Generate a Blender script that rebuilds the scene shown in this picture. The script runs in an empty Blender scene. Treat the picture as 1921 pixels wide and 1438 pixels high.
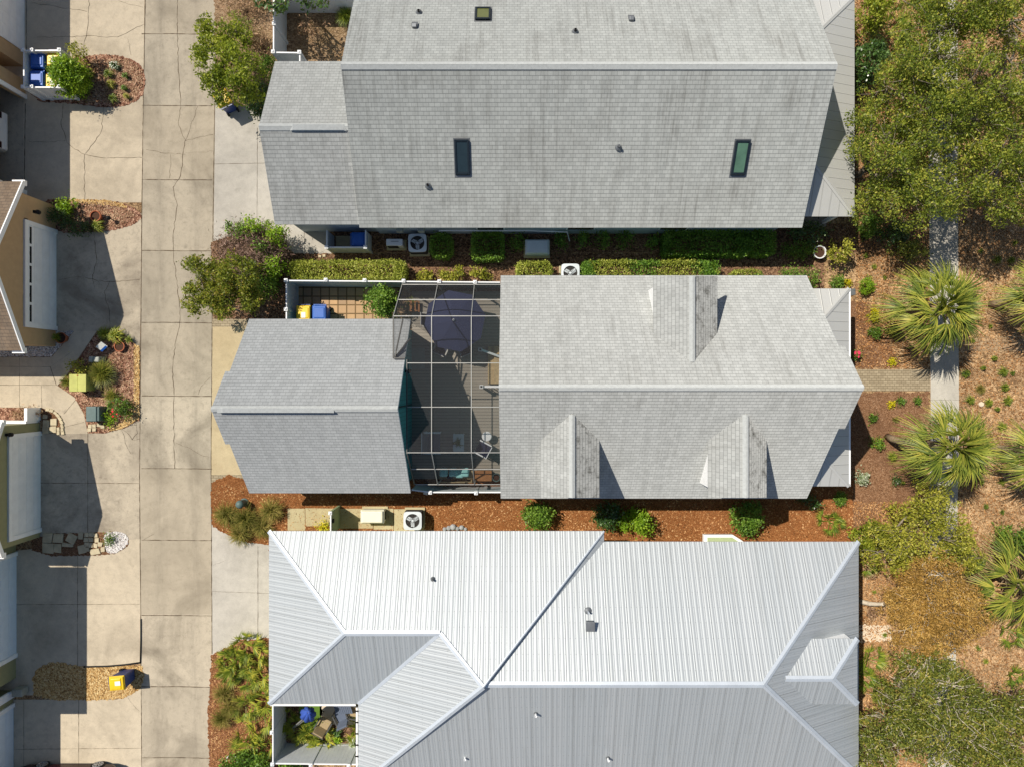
import bpy, bmesh, math, random
import numpy as np
from mathutils import Vector, Matrix
R = math.radians
random.seed(7)
scene = bpy.context.scene
col = scene.collection
# ------------------------------------------------------------------ camera, sky, sun, exposure
CAM_H = 33.0
cam_data = bpy.data.cameras.new("camera")
cam_data.sensor_width = 36.0
cam_data.lens = 36.0 * 1281.0 / 1921.0
cam_data.clip_start = 0.1
cam_data.clip_end = 600.0
cam = bpy.data.objects.new("camera", cam_data)
cam.location = (0, 0, CAM_H)
cam.rotation_euler = (0, 0, 0)
col.objects.link(cam)
scene.camera = cam
SUN_TRAVEL = Vector((0.58, -0.385, -1.0)).normalized()
world = bpy.data.worlds.new("World")
scene.world = world
world.use_nodes = True
wn = world.node_tree
wn.nodes.clear()
w_out = wn.nodes.new("ShaderNodeOutputWorld")
w_bg = wn.nodes.new("ShaderNodeBackground")
w_sky = wn.nodes.new("ShaderNodeTexSky")
w_sky.sky_type = 'NISHITA'
w_sky.sun_disc = False
w_sky.sun_elevation = R(55.2)
w_sky.sun_rotation = R(303.6)
w_bg.inputs["Strength"].default_value = 0.076
wn.links.new(w_sky.outputs[0], w_bg.inputs[0])
wn.links.new(w_bg.outputs[0], w_out.inputs[0])
sun_data = bpy.data.lights.new("sun", 'SUN')
sun_data.energy = 5.0
sun_data.angle = R(0.5)
sun_data.color = (1.0, 0.92, 0.80)
sun = bpy.data.objects.new("sun", sun_data)
sun.location = (-20, 14, 40)
sun.rotation_euler = SUN_TRAVEL.to_track_quat('-Z', 'Y').to_euler()
col.objects.link(sun)
scene.view_settings.view_transform = 'Standard'
scene.view_settings.look = 'None'
scene.view_settings.exposure = 0.12
scene.view_settings.gamma = 1.0
scene.cycles.max_bounces = 8
scene.cycles.transparent_max_bounces = 12

# ------------------------------------------------------------------ helpers
def P(u, v, z=0.0):
    d = (CAM_H - z) / 1281.0
    return Vector(((u - 960.5) * d, (719.0 - v) * d, z))
def on(u, v, f):                     # the point of a sloping surface z = f(x, y) seen at a photo position
    z = 3.0
    for _ in range(40):
        p = P(u, v, z)
        z = f(p.x, p.y)
    return P(u, v, z)

ROOT = {}
def tag(o, label=None, cat=None, group=None, kind=None):
    if label: o["label"] = label
    if cat: o["category"] = cat
    if group: o["group"] = group
    if kind: o["kind"] = kind
    return o
def thing(name, label, cat, loc=(0, 0, 0), group=None, rz=0.0):
    o = bpy.data.objects.new(name, None)
    o.empty_display_size = 0.2
    o.location = loc
    o.rotation_euler = (0, 0, rz)
    col.objects.link(o)
    tag(o, label, cat, group)
    return o
def base_of(o):
    while o.parent: o = o.parent
    return o
def children(o):
    return [c for c in bpy.data.objects if c.parent == o]
def copy_tree(o, parent=None):
    c = o.copy()
    col.objects.link(c)
    c.parent = parent
    for ch in list(o.children): copy_tree(ch, c)
    return c
def place(o, loc, rz=0.0, label=None, group=None, sc=None):
    o.location = loc
    o.rotation_euler = (0, 0, rz)
    if label: o["label"] = label
    if group: o["group"] = group
    if sc: o.scale = (sc, sc, sc) if not hasattr(sc, '__len__') else sc
    return o

class MB:
    """collects faces, then links them as one mesh object"""
    def __init__(s):
        s.v = []; s.f = []; s.m = []; s.uv = []; s.key = {}
    def vert(s, p, share=False):
        if share:
            k = (round(p[0], 3), round(p[1], 3), round(p[2], 3))
            if k in s.key: return s.key[k]
            s.key[k] = len(s.v)
        s.v.append((p[0], p[1], p[2]))
        return len(s.v) - 1
    def face(s, pts, m=0, uv=None, share=False):
        s.f.append([s.vert(p, share) for p in pts]); s.m.append(m); s.uv.append(uv)
        return s
    def slope(s, pts, m=0, uo=0.0):
        """a sloping roof plane; uv in metres: u along the eave, v up the slope"""
        p = [Vector(q) for q in pts]
        n = Vector((0, 0, 0))
        for i in range(1, len(p) - 1): n += (p[i] - p[0]).cross(p[i + 1] - p[0])
        n.normalize()
        if n.z < 0: p.reverse(); n = -n
        e = Vector((0, 0, 1)).cross(n)
        if e.length < 1e-4: e = Vector((1, 0, 0))
        e.normalize()
        up = n.cross(e)
        zmin = min(p, key=lambda q: q.z)
        s.face(p, m, [((q.dot(e)) + uo, (q - zmin).dot(up)) for q in p], True)
        return s
    def box(s, x0, x1, y0, y1, z0, z1, m=0):
        return s.hexa([(x0, y0, z0), (x1, y0, z0), (x1, y1, z0), (x0, y1, z0), (x0, y0, z1), (x1, y0, z1), (x1, y1, z1), (x0, y1, z1)], m)
    def hexa(s, c, m=0):
        b = len(s.v)
        s.v += [tuple(q) for q in c]
        for f in ((3, 2, 1, 0), (4, 5, 6, 7), (0, 1, 5, 4), (1, 2, 6, 5), (2, 3, 7, 6), (3, 0, 4, 7)):
            s.f.append([b + i for i in f]); s.m.append(m); s.uv.append(None)
        return s
    def obox(s, c, size, rz=0.0, m=0, taper=1.0, rx=0.0, ry=0.0):
        hx, hy, hz = size[0] / 2, size[1] / 2, size[2] / 2
        M = Matrix.Translation(Vector(c)) @ Matrix.Rotation(rz, 4, 'Z') @ Matrix.Rotation(ry, 4, 'Y') @ Matrix.Rotation(rx, 4, 'X')
        q = [(-hx, -hy, -hz), (hx, -hy, -hz), (hx, hy, -hz), (-hx, hy, -hz)] + [(a * hx * taper, b * hy * taper, hz) for a, b in ((-1, -1), (1, -1), (1, 1), (-1, 1))]
        return s.hexa([M @ Vector(p) for p in q], m)
    def bar(s, a, b, w, h=None, m=0):
        """square bar from a to b"""
        a = Vector(a); b = Vector(b); h = h or w
        d = (b - a).normalized()
        side = d.cross(Vector((0, 0, 1)))
        if side.length < 1e-3: side = Vector((1, 0, 0))
        side.normalize(); up = side.cross(d)
        q = []
        for p in (a, b):
            q += [p - side * w / 2 - up * h / 2, p + side * w / 2 - up * h / 2, p + side * w / 2 + up * h / 2, p - side * w / 2 + up * h / 2]
        return s.hexa([q[0], q[1], q[5], q[4], q[3], q[2], q[6], q[7]], m)
    def prism(s, poly, z0, z1, m=0):
        n = len(poly); b = len(s.v)
        s.v += [(p[0], p[1], z0) for p in poly] + [(p[0], p[1], z1) for p in poly]
        s.f.append([b + i for i in range(n)][::-1]); s.f.append([b + n + i for i in range(n)])
        s.m += [m, m]; s.uv += [None, None]
        for i in range(n):
            j = (i + 1) % n
            s.f.append([b + i, b + j, b + n + j, b + n + i]); s.m.append(m); s.uv.append(None)
        return s
    def tube(s, path, rad, n=6, m=0, cap=True):
        b = len(s.v); k = len(path)
        path = [Vector(p) for p in path]
        if not hasattr(rad, '__len__'): rad = [rad] * k
        for i, p in enumerate(path):
            d = (path[min(i + 1, k - 1)] - path[max(i - 1, 0)]).normalized()
            a = d.cross(Vector((0.31, 0.17, 0.93)))
            if a.length < 1e-2: a = d.cross(Vector((1, 0, 0)))
            a.normalize(); c = d.cross(a)
            for j in range(n):
                t = 2 * math.pi * j / n
                s.v.append(tuple(p + (a * math.cos(t) + c * math.sin(t)) * rad[i]))
        for i in range(k - 1):
            for j in range(n):
                q = (j + 1) % n
                s.f.append([b + i * n + j, b + i * n + q, b + (i + 1) * n + q, b + (i + 1) * n + j]); s.m.append(m); s.uv.append(None)
        if cap:
            s.f.append([b + j for j in range(n)][::-1]); s.f.append([b + (k - 1) * n + j for j in range(n)])
            s.m += [m, m]; s.uv += [None, None]
        return s
    def lathe(s, c, prof, n=24, m=0, cap=True):
        b = len(s.v)
        for r, z in prof:
            for j in range(n):
                t = 2 * math.pi * j / n
                s.v.append((c[0] + r * math.cos(t), c[1] + r * math.sin(t), c[2] + z))
        for i in range(len(prof) - 1):
            for j in range(n):
                q = (j + 1) % n
                s.f.append([b + i * n + j, b + i * n + q, b + (i + 1) * n + q, b + (i + 1) * n + j]); s.m.append(m); s.uv.append(None)
        if cap:
            s.f.append([b + j for j in range(n)][::-1]); s.f.append([b + (len(prof) - 1) * n + j for j in range(n)])
            s.m += [m, m]; s.uv += [None, None]
        return s
    def strip(s, pts, w, z, m=0):
        """thin flat ribbon on the ground along pts"""
        p = [Vector((q[0], q[1], 0)) for q in pts]
        L = []
        for i in range(len(p)):
            d = (p[min(i + 1, len(p) - 1)] - p[max(i - 1, 0)]).normalized()
            nrm = Vector((-d.y, d.x, 0)); ww = w[i] if hasattr(w, '__len__') else w
            L.append((p[i] + nrm * ww / 2, p[i] - nrm * ww / 2))
        for i in range(len(L) - 1):
            s.face([(L[i][1].x, L[i][1].y, z), (L[i + 1][1].x, L[i + 1][1].y, z), (L[i + 1][0].x, L[i + 1][0].y, z), (L[i][0].x, L[i][0].y, z)], m)
        return s
    def build(s, name, mats, parent=None, bevel=0.0, smooth=False, solid=0.0, rim=0, seg=2):
        me = bpy.data.meshes.new(name)
        off = base_of(parent).location if parent else Vector((0, 0, 0))
        me.from_pydata([(p[0] - off[0], p[1] - off[1], p[2] - off[2]) for p in s.v], [], s.f)
        if not isinstance(mats, (list, tuple)): mats = [mats]
        for mt in mats: me.materials.append(mt)
        me.polygons.foreach_set("material_index", s.m)
        if any(u is not None for u in s.uv):
            uvl = me.uv_layers.new(name="UVMap")
            for poly, u in zip(me.polygons, s.uv):
                if u is None: continue
                for k, li in enumerate(poly.loop_indices): uvl.data[li].uv = u[k]
        if smooth: me.polygons.foreach_set("use_smooth", [True] * len(me.polygons))
        me.update()
        o = bpy.data.objects.new(name, me)
        col.objects.link(o)
        if parent: o.parent = parent
        if bevel > 0:
            md = o.modifiers.new("bevel", 'BEVEL'); md.width = bevel; md.segments = seg; md.limit_method = 'ANGLE'; md.angle_limit = R(40)
        if solid > 0:
            md = o.modifiers.new("thickness", 'SOLIDIFY'); md.thickness = solid; md.offset = -1; md.material_offset_rim = rim
        return o

def mesh_np(name, V, F, mat, parent=None):
    """fast mesh from numpy arrays of quads"""
    me = bpy.data.meshes.new(name)
    off = np.array(base_of(parent).location if parent else (0, 0, 0), dtype=np.float64)
    V = np.asarray(V, dtype=np.float64) - off
    F = np.asarray(F, dtype=np.int32)
    k = F.shape[1]
    me.vertices.add(len(V)); me.vertices.foreach_set("co", V.astype(np.float32).ravel())
    me.loops.add(F.size); me.loops.foreach_set("vertex_index", F.ravel())
    me.polygons.add(len(F)); me.polygons.foreach_set("loop_start", np.arange(0, F.size, k, dtype=np.int32))
    try: me.polygons.foreach_set("loop_total", np.full(len(F), k, dtype=np.int32))
    except Exception: pass
    me.materials.append(mat)
    me.update(calc_edges=True); me.validate()
    o = bpy.data.objects.new(name, me)
    col.objects.link(o)
    if parent: o.parent = parent
    return o

# ------------------------------------------------------------------ materials
def lin(r, g, b):
    f = lambda c: (c / 255 / 12.92) if c <= 10 else ((c / 255 + 0.055) / 1.055) ** 2.4
    return (f(r), f(g), f(b), 1.0)
class Mat:
    def __init__(s, name):
        s.m = bpy.data.materials.new(name); s.m.use_nodes = True
        s.t = s.m.node_tree; s.t.nodes.clear()
        s.out = s.t.nodes.new("ShaderNodeOutputMaterial")
    def n(s, typ, **kw):
        nd = s.t.nodes.new("ShaderNode" + typ)
        for k, v in kw.items():
            if k.startswith("_"): setattr(nd, k[1:], v)
            else: s.set(nd.inputs[k.replace("__", " ")] if not k.isdigit() else nd.inputs[int(k)], v)
        return nd
    def set(s, inp, v):
        if isinstance(v, bpy.types.NodeSocket): s.t.links.new(v, inp)
        elif isinstance(v, bpy.types.Node): s.t.links.new(v.outputs[0], inp)
        else: inp.default_value = v
    def ramp(s, fac, stops, interp='LINEAR'):
        nd = s.t.nodes.new("ShaderNodeValToRGB"); cr = nd.color_ramp; cr.interpolation = interp
        while len(cr.elements) < len(stops): cr.elements.new(0.5)
        for e, (p, c) in zip(cr.elements, stops): e.position = p; e.color = c if hasattr(c, '__len__') else (c, c, c, 1)
        s.set(nd.inputs[0], fac)
        return nd.outputs[0]
    def math(s, op, a, b=0.0, c=None):
        nd = s.t.nodes.new("ShaderNodeMath"); nd.operation = op
        s.set(nd.inputs[0], a); s.set(nd.inputs[1], b)
        if c is not None: s.set(nd.inputs[2], c)
        return nd.outputs[0]
    def mix(s, fac, a, b, mode='MIX'):
        nd = s.t.nodes.new("ShaderNodeMix"); nd.data_type = 'RGBA'; nd.blend_type = mode
        s.set(nd.inputs[0], fac); s.set(nd.inputs[6], a); s.set(nd.inputs[7], b)
        return nd.outputs[2]
    def coords(s, kind='Object', scale=(1, 1, 1), loc=(0, 0, 0)):
        tc = s.t.nodes.new("ShaderNodeTexCoord"); mp = s.t.nodes.new("ShaderNodeMapping")
        s.t.links.new(tc.outputs[kind], mp.inputs[0])
        mp.inputs["Scale"].default_value = scale; mp.inputs["Location"].default_value = loc
        return mp.outputs[0]
    def pos(s, scale=(1, 1, 1)):       # world position, so that neighbouring objects do not repeat
        g = s.t.nodes.new("ShaderNodeNewGeometry"); mp = s.t.nodes.new("ShaderNodeMapping")
        s.t.links.new(g.outputs["Position"], mp.inputs[0]); mp.inputs["Scale"].default_value = scale
        return mp.outputs[0]
    def noise(s, vec, scale, detail=4, rough=0.55, dist=0.0):
        nd = s.n("TexNoise", Vector=vec, Scale=scale, Detail=detail, Roughness=rough, Distortion=dist)
        return nd.outputs[0]
    def bump(s, h, strength=0.4, dist=0.02, normal=None):
        nd = s.n("Bump", Height=h, Strength=strength, Distance=dist)
        if normal is not None: s.set(nd.inputs["Normal"], normal)
        return nd.outputs[0]
    def bsdf(s, color, rough=0.6, metal=0.0, spec=0.3, normal=None, drough=0.0, **kw):
        nd = s.n("BsdfPrincipled")
        s.set(nd.inputs["Base Color"], color); s.set(nd.inputs["Roughness"], rough); s.set(nd.inputs["Metallic"], metal)
        nd.inputs["Specular IOR Level"].default_value = spec
        if "Diffuse Roughness" in nd.inputs: nd.inputs["Diffuse Roughness"].default_value = drough
        if normal is not None: s.set(nd.inputs["Normal"], normal)
        for k, v in kw.items(): s.set(nd.inputs[k.replace("__", " ")], v)
        return nd
    def done(s, sh):
        s.t.links.new(sh.outputs[0] if isinstance(sh, bpy.types.Node) else sh, s.out.inputs[0])
        return s.m

def plain(name, c, rough=0.55, metal=0.0, spec=0.3, var=0.12, scale=3.0, bump=0.0, drough=0.0):
    m = Mat(name); p = m.pos()
    nz = m.noise(p, scale, 5, 0.6)
    c0 = tuple(x * (1 - var) for x in c[:3]) + (1,); c1 = tuple(min(1, x * (1 + var)) for x in c[:3]) + (1,)
    cc = m.ramp(nz, [(0.3, c0), (0.7, c1)])
    nrm = m.bump(m.noise(p, scale * 12, 3), bump, 0.01) if bump else None
    return m.done(m.bsdf(cc, rough, metal, spec, nrm, drough))

def shingle(name, dark, light, speckle=0.0, mortar=0.35, row=0.165, stain=1.0, soft=False):
    m = Mat(name); uv = m.coords('UV')
    br = m.n("TexBrick", Vector=uv, Color1=(0.3, 0.3, 0.3, 1), Color2=(0.78, 0.78, 0.78, 1), Mortar=(0, 0, 0, 1), Scale=1.0)
    br.inputs["Mortar Size"].default_value = 0.008; br.inputs["Mortar Smooth"].default_value = 0.3
    br.inputs["Brick Width"].default_value = 0.23; br.inputs["Row Height"].default_value = row; br.inputs["Bias"].default_value = 0.0
    sep = m.n("SeparateXYZ", Vector=uv)
    saw = m.math('FRACT', m.math('DIVIDE', sep.outputs[1], row))
    h = m.math('SUBTRACT', 1.0, saw)
    p = m.pos()
    grain = m.noise(p, 22, 4, 0.75)
    big = m.noise(p, 0.45, 5, 0.6, 0.4)
    streak = m.noise(m.coords('UV', (1.7, 0.28, 1)), 2.0, 5, 0.65)
    t = m.mix(0.45, br.outputs[0], grain)
    t = m.mix(0.35, t, streak)
    c = m.ramp(t, [(0.15, dark), (0.85, light)])
    c = m.mix(m.ramp(big, [(0.5, (0, 0, 0, 1)), (0.8, (0.22 * stain,) * 3 + (1,))]), c, lin(122, 121, 116))
    st2 = m.ramp(m.noise(m.coords('UV', (2.4, 0.13, 1), (3, 7, 0)), 1.5, 7, 0.75), [(0.5, (0, 0, 0, 1)), (0.78, (0.7 * stain,) * 3 + (1,))])
    st2 = m.mix(0.6, st2, m.mix(m.ramp(big, [(0.4, 0.0), (0.65, 1.0)]), (0, 0, 0, 1), st2))
    c = m.mix(st2, c, lin(106, 106, 102))
    odd = m.n("TexBrick", Vector=uv, Color1=(0, 0, 0, 1), Color2=(1, 1, 1, 1), Mortar=(0.4, 0.4, 0.4, 1), Scale=1.0)
    odd.inputs["Mortar Size"].default_value = 0; odd.inputs["Brick Width"].default_value = 0.23; odd.inputs["Row Height"].default_value = row; odd.inputs["Bias"].default_value = -0.86
    c = m.mix(m.math('MULTIPLY', odd.outputs[0], 0.25), c, dark)
    if speckle:
        mm = m.ramp(m.noise(p, 2.6, 6, 0.75), [(0.5, (0, 0, 0, 1)), (0.68, (speckle,) * 3 + (1,))])  # dark speckles scattered by noise
        c = m.mix(mm, c, lin(62, 60, 54))
    mort = m.math('MULTIPLY', br.outputs[1], mortar * 0.7)
    edge = m.math('MULTIPLY', m.math('LESS_THAN', saw, 0.13), mortar * 0.75)      # shadow under the butt of each course, painted as a dark line
    c = m.mix(m.math('MAXIMUM', mort, edge), c, (0.05, 0.055, 0.06, 1))
    hh = m.math('ADD', h, m.math('MULTIPLY', grain, 0.35))
    nrm = m.bump(hh, 0.6 if not soft else 0.3, 0.02)
    return m.done(m.bsdf(c, 0.9, 0, 0.15, nrm, 1.0))

def ribbed(name, base, metal=0.75, rough=0.4, pitch=0.25, tint=(0.5, 0.55, 0.6, 1), bumpd=0.03, seams=False):
    m = Mat(name); uv = m.coords('UV')
    sep = m.n("SeparateXYZ", Vector=uv)
    u = sep.outputs[0]
    def comb(p, a, b, off=0.0):
        t = m.math('ABSOLUTE', m.math('SUBTRACT', m.math('FRACT', m.math('ADD', m.math('DIVIDE', u, p), off)), 0.5))
        return m.ramp(t, [(a, 1.0), (b, 0.0)])
    if seams:
        hgt = comb(pitch, .02, .06)
    else:
        hgt = m.math('ADD', comb(pitch, .08, .3), m.math('MULTIPLY', comb(pitch, .02, .12, .5), .35))
        hgt = m.math('ADD', hgt, m.math('MULTIPLY', comb(pitch * 4, .01, .04), .5))
    p = m.pos()
    nz = m.noise(p, 0.5, 5, 0.6)
    pan = m.n("TexWhiteNoise", _noise_dimensions='1D', W=m.math('FLOOR', m.math('DIVIDE', u, pitch * 4.0)))
    k = m.math('ADD', m.math('MULTIPLY', nz, 0.25), m.math('MULTIPLY', pan.outputs[0], 0.18))
    c = m.mix(k, base, tint)
    streak = m.noise(m.coords('UV', (5, 0.25, 1)), 2.0, 5, 0.7)
    c = m.mix(m.ramp(streak, [(0.5, (0, 0, 0, 1)), (0.9, (0.35, 0.35, 0.35, 1))]), c, tint)
    lap = comb(pitch * (1 if seams else 4), .012, .03, .04)                       # dirt line along the lapped edge of each sheet
    c = m.mix(m.math('MULTIPLY', lap, .55 if seams else .3), c, lin(84, 86, 86))
    if not seams:
        dots = m.math('MULTIPLY', m.ramp(m.math('ABSOLUTE', m.math('SUBTRACT', m.math('FRACT', m.math('DIVIDE', sep.outputs[1], 0.62)), 0.5)), [(0.0, 1.0), (0.045, 0.0)]), comb(pitch, .04, .14, .5))
        c = m.mix(m.math('MULTIPLY', dots, 0.45), c, lin(96, 98, 98))
        grime = m.ramp(m.noise(m.coords('UV', (2.2, 0.12, 1), (5, 2, 0)), 1.6, 7, 0.75), [(0.52, (0, 0, 0, 1)), (0.8, (0.4, 0.4, 0.4, 1))])
        c = m.mix(grime, c, lin(128, 130, 126))
    rr = m.math('ADD', rough - 0.06, m.math('MULTIPLY', nz, 0.16))
    nrm = m.bump(hgt, 0.45, bumpd)
    return m.done(m.bsdf(c, rr, metal, 0.5, nrm))

def concrete(name, c, stain=0.5, dark=(70, 66, 58), warm=None, sc=1.0, slab=False, tyre=None):
    m = Mat(name); p = m.pos()
    fine = m.noise(p, 30 * sc, 4, 0.8)
    mid = m.noise(p, 2.2 * sc, 7, 0.7, 0.3)
    big = m.noise(p, 0.33 * sc, 5, 0.62, 0.8)
    b = lin(*c)
    lo = tuple(x * 0.80 for x in b[:3]) + (1,); hi = tuple(min(1, x * 1.12) for x in b[:3]) + (1,)
    cc = m.ramp(m.mix(0.5, mid, fine), [(0.3, lo), (0.7, hi)])
    s1 = m.ramp(big, [(0.45, (0, 0, 0, 1)), (0.72, (stain * .75,) * 3 + (1,))])
    cc = m.mix(s1, cc, lin(*dark))
    s2 = m.ramp(m.noise(p, 3.4, 8, 0.8), [(0.5, (0, 0, 0, 1)), (0.85, (stain * 0.8,) * 3 + (1,))])
    cc = m.mix(s2, cc, lin(*dark))
    s3 = m.ramp(m.noise(p, 45, 2, 0.5), [(0.66, (0, 0, 0, 1)), (0.74, (0.35,) * 3 + (1,))])
    cc = m.mix(s3, cc, lin(60, 55, 48))
    if warm:
        s4 = m.ramp(m.noise(p, 0.6, 4, 0.6, 0.5), [(0.5, (0, 0, 0, 1)), (0.75, (0.6,) * 3 + (1,))])
        cc = m.mix(s4, cc, lin(*warm))
    if slab:
        sp = m.n("SeparateXYZ", Vector=m.pos())
        wn_ = m.n("TexWhiteNoise", _noise_dimensions='1D', W=m.math('FLOOR', m.math('DIVIDE', m.math('SUBTRACT', sp.outputs[1], 16.87 - 35.0), 3.5)))
        cc = m.mix(m.math('MULTIPLY', wn_.outputs[0], 0.5), cc, lin(*[int(q * .78) for q in c]))
        cc = m.mix(m.math('MULTIPLY', m.n("SeparateColor", Color=wn_.outputs[1]).outputs[2], 0.16), cc, lin(206, 188, 158))
    if tyre is not None:
        sp = m.n("SeparateXYZ", Vector=m.pos())
        xx = sp.outputs[tyre[0]]
        t = None
        for c0 in tyre[1:]:
            q = m.ramp(m.math('ABSOLUTE', m.math('SUBTRACT', xx, c0)), [(0.0, 1.0), (0.42, 0.0)])
            t = q if t is None else m.math('MAXIMUM', t, q)
        sc_ = (1.6, 0.16, 1) if tyre[0] == 0 else (0.16, 1.6, 1)
        tn = m.ramp(m.noise(m.pos(sc_), 2.2, 6, 0.7), [(0.35, 0.0), (0.75, 1.0)])
        cc = m.mix(m.math('MULTIPLY', m.math('MULTIPLY', t, tn), 0.45), cc, lin(112, 104, 92))
    oil = m.ramp(m.noise(p, 1.1, 3, 0.5), [(0.7, (0, 0, 0, 1)), (0.78, (0.4,) * 3 + (1,))])
    cc = m.mix(oil, cc, lin(92, 84, 74))
    nrm = m.bump(m.mix(0.5, fine, mid), 0.25, 0.01)
    return m.done(m.bsdf(cc, 0.92, 0, 0.15, nrm, 0.6))

def mulch(name, cols, scale=15.0, bigcol=None, straw=False, bigk=0.6):
    m = Mat(name); p = m.pos((1, 1, 0.3))
    wob = m.noise(p, 6, 3)
    pv = m.n("VectorMath", _operation='ADD'); m.set(pv.inputs[0], p)
    sc = m.n("VectorMath", _operation='SCALE', Scale=0.12); m.set(sc.inputs[0], m.n("TexNoise", Vector=p, Scale=5.0).outputs[1]); m.set(pv.inputs[1], sc.outputs[0])
    st = m.n("Mapping"); m.set(st.inputs[0], pv.outputs[0]); st.inputs["Scale"].default_value = (0.6, 1.5, 1) if straw else (1, 1, 1); st.inputs["Rotation"].default_value = (0, 0, 0.5)
    vo = m.n("TexVoronoi", Vector=st.outputs[0], Scale=scale, Randomness=1.0)
    vo2 = m.n("TexVoronoi", Vector=pv.outputs[0], Scale=scale * 2.1)
    sep = m.n("SeparateColor", Color=vo.outputs["Color"])
    sep2 = m.n("SeparateColor", Color=vo2.outputs["Color"])
    k = m.math('ADD', m.math('MULTIPLY', sep.outputs[0], 0.6), m.math('MULTIPLY', sep2.outputs[0], 0.4))
    c = m.ramp(k, [(i / (len(cols) - 1) * 0.8 + 0.1, lin(*q)) for i, q in enumerate(cols)])
    if bigcol:
        bg = m.ramp(m.noise(p, 0.5, 6, 0.65, 0.6), [(0.42, (0, 0, 0, 1)), (0.7, (bigk,) * 3 + (1,))])
        c = m.mix(bg, c, lin(*bigcol))
    hh = m.math('ADD', m.math('MULTIPLY', vo.outputs["Distance"], 1.0), m.math('MULTIPLY', wob, 0.5))
    nrm = m.bump(hh, 0.9, 0.06)
    return m.done(m.bsdf(c, 0.95, 0, 0.1, nrm, 0.5))

def leafmat(name, cols, trans=0.3, rough=0.5, spec=0.35):
    m = Mat(name)
    g = m.n("NewGeometry")
    nz = m.noise(m.pos(), 0.9, 3, 0.6)
    k = m.math('ADD', m.math('MULTIPLY', g.outputs["Random Per Island"], 0.72), m.math('MULTIPLY', m.math('SUBTRACT', nz, 0.5), 1.1))
    k = m.math('ADD', k, 0.14)
    c = m.ramp(k, [(i / (len(cols) - 1) * 0.9 + 0.05, lin(*q)) for i, q in enumerate(cols)])
    b = m.bsdf(c, rough, 0, spec)
    tr = m.n("BsdfTranslucent", Color=m.mix(0.5, c, (0.45, 0.55, 0.05, 1), 'MIX'))
    mx = m.n("MixShader", Fac=trans); m.set(mx.inputs[1], b); m.set(mx.inputs[2], tr)
    return m.done(mx)

def planks(name, c1, c2, w=0.14, lng=3.0, gap=0.008, axis=0, rough=0.7, mortar=(0.02, 0.02, 0.02, 1), bumpd=0.01, off=0.5):
    m = Mat(name); p = m.pos()
    if axis:
        rt = m.n("Mapping"); m.set(rt.inputs[0], p); rt.inputs["Rotation"].default_value = (0, 0, math.pi / 2); p = rt.outputs[0]
    br = m.n("TexBrick", Vector=p, Color1=c1, Color2=c2, Mortar=mortar, Scale=1.0)
    br.inputs["Mortar Size"].default_value = gap; br.inputs["Brick Width"].default_value = lng; br.inputs["Row Height"].default_value = w; br.offset = off
    nz = m.noise(m.pos(), 3, 6, 0.7)
    c = m.mix(m.math('MULTIPLY', nz, 0.45), br.outputs[0], m.mix(0.5, c1, (0.05, 0.045, 0.04, 1)))
    nrm = m.bump(m.math('SUBTRACT', 1.0, br.outputs[1]), 0.6, bumpd)
    return m.done(m.bsdf(c, rough, 0, 0.25, nrm))

M = {}
M['shingle_n'] = shingle("weathered_shingle", lin(140, 143, 142), lin(194, 197, 196), mortar=0.42)
M['shingle_t'] = shingle("streaked_shingle", lin(138, 142, 141), lin(192, 196, 194), mortar=0.42, stain=1.5)
M['shingle_g'] = shingle("grey_shingle", lin(140, 144, 146), lin(186, 190, 192), mortar=0.42, stain=0.35)
M['shingle_m'] = shingle("speckled_shingle", lin(140, 142, 140), lin(190, 192, 190), speckle=0.85, mortar=0.55)
M['ridge'] = plain("ridge_shingle", lin(178, 182, 182), 0.9, var=0.1, scale=9, drough=1.0)
M['metal'] = ribbed("galvalume_ribs", lin(186, 191, 194), 0.36, 0.54, 0.22, lin(158, 168, 174), 0.02)
M['metal_cap'] = plain("galvalume_cap", lin(206, 214, 222), 0.45, 0.4, 0.5, 0.06, 1.5)
M['porch_metal'] = ribbed("porch_metal_sheet", lin(204, 205, 202), 0.3, 0.5, 0.42, lin(172, 172, 168), 0.02, True)
M['brown_shingle'] = shingle("brown_shingle", lin(105, 88, 72), lin(176, 155, 132), mortar=0.4)
M['white'] = plain("white_vinyl", lin(226, 228, 230), 0.45, var=0.05, scale=2)
M['vinyl_grey'] = plain("aged_white_vinyl", lin(200, 205, 208), 0.5, var=0.07, scale=1.5)
M['white_trim'] = plain("white_trim", lin(242, 243, 243), 0.5, var=0.05)
M['tan'] = plain("tan_stucco", lin(190, 160, 122), 0.9, var=0.06, scale=4, bump=0.2)
M['olive'] = plain("olive_stucco", lin(150, 148, 112), 0.9, var=0.06, scale=4, bump=0.2)
M['teal'] = planks("teal_siding", lin(92, 166, 172), lin(86, 158, 164), 0.18, 6, 0.006)
M['siding'] = plain("pale_blue_siding", lin(176, 190, 200), 0.7, var=0.06)
M['sage'] = plain("sage_siding", lin(168, 182, 140), 0.7, var=0.06)
M['bluegrey'] = plain("blue_grey_door", lin(222, 234, 244), 0.45, var=0.04)
M['dark'] = plain("dark_opening", lin(30, 30, 32), 0.8)
M['black'] = plain("black_rubber", lin(24, 24, 26), 0.7)
M['glass'] = plain("dark_skylight_glass", lin(38, 52, 58), 0.06, 0, 0.8, 0.1)
M['glass_green'] = plain("green_skylight_glass", lin(88, 122, 102), 0.08, 0, 0.8, 0.25, 1.2)
M['glass_olive'] = plain("olive_skylight_glass", lin(92, 98, 60), 0.1, 0, 0.8, 0.2, 1.2)
M['frame_dark'] = plain("dark_bronze_frame", lin(42, 52, 60), 0.4, 0.4)
M['lead'] = plain("lead_flashing", lin(120, 124, 128), 0.5, 0.5)
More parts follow.
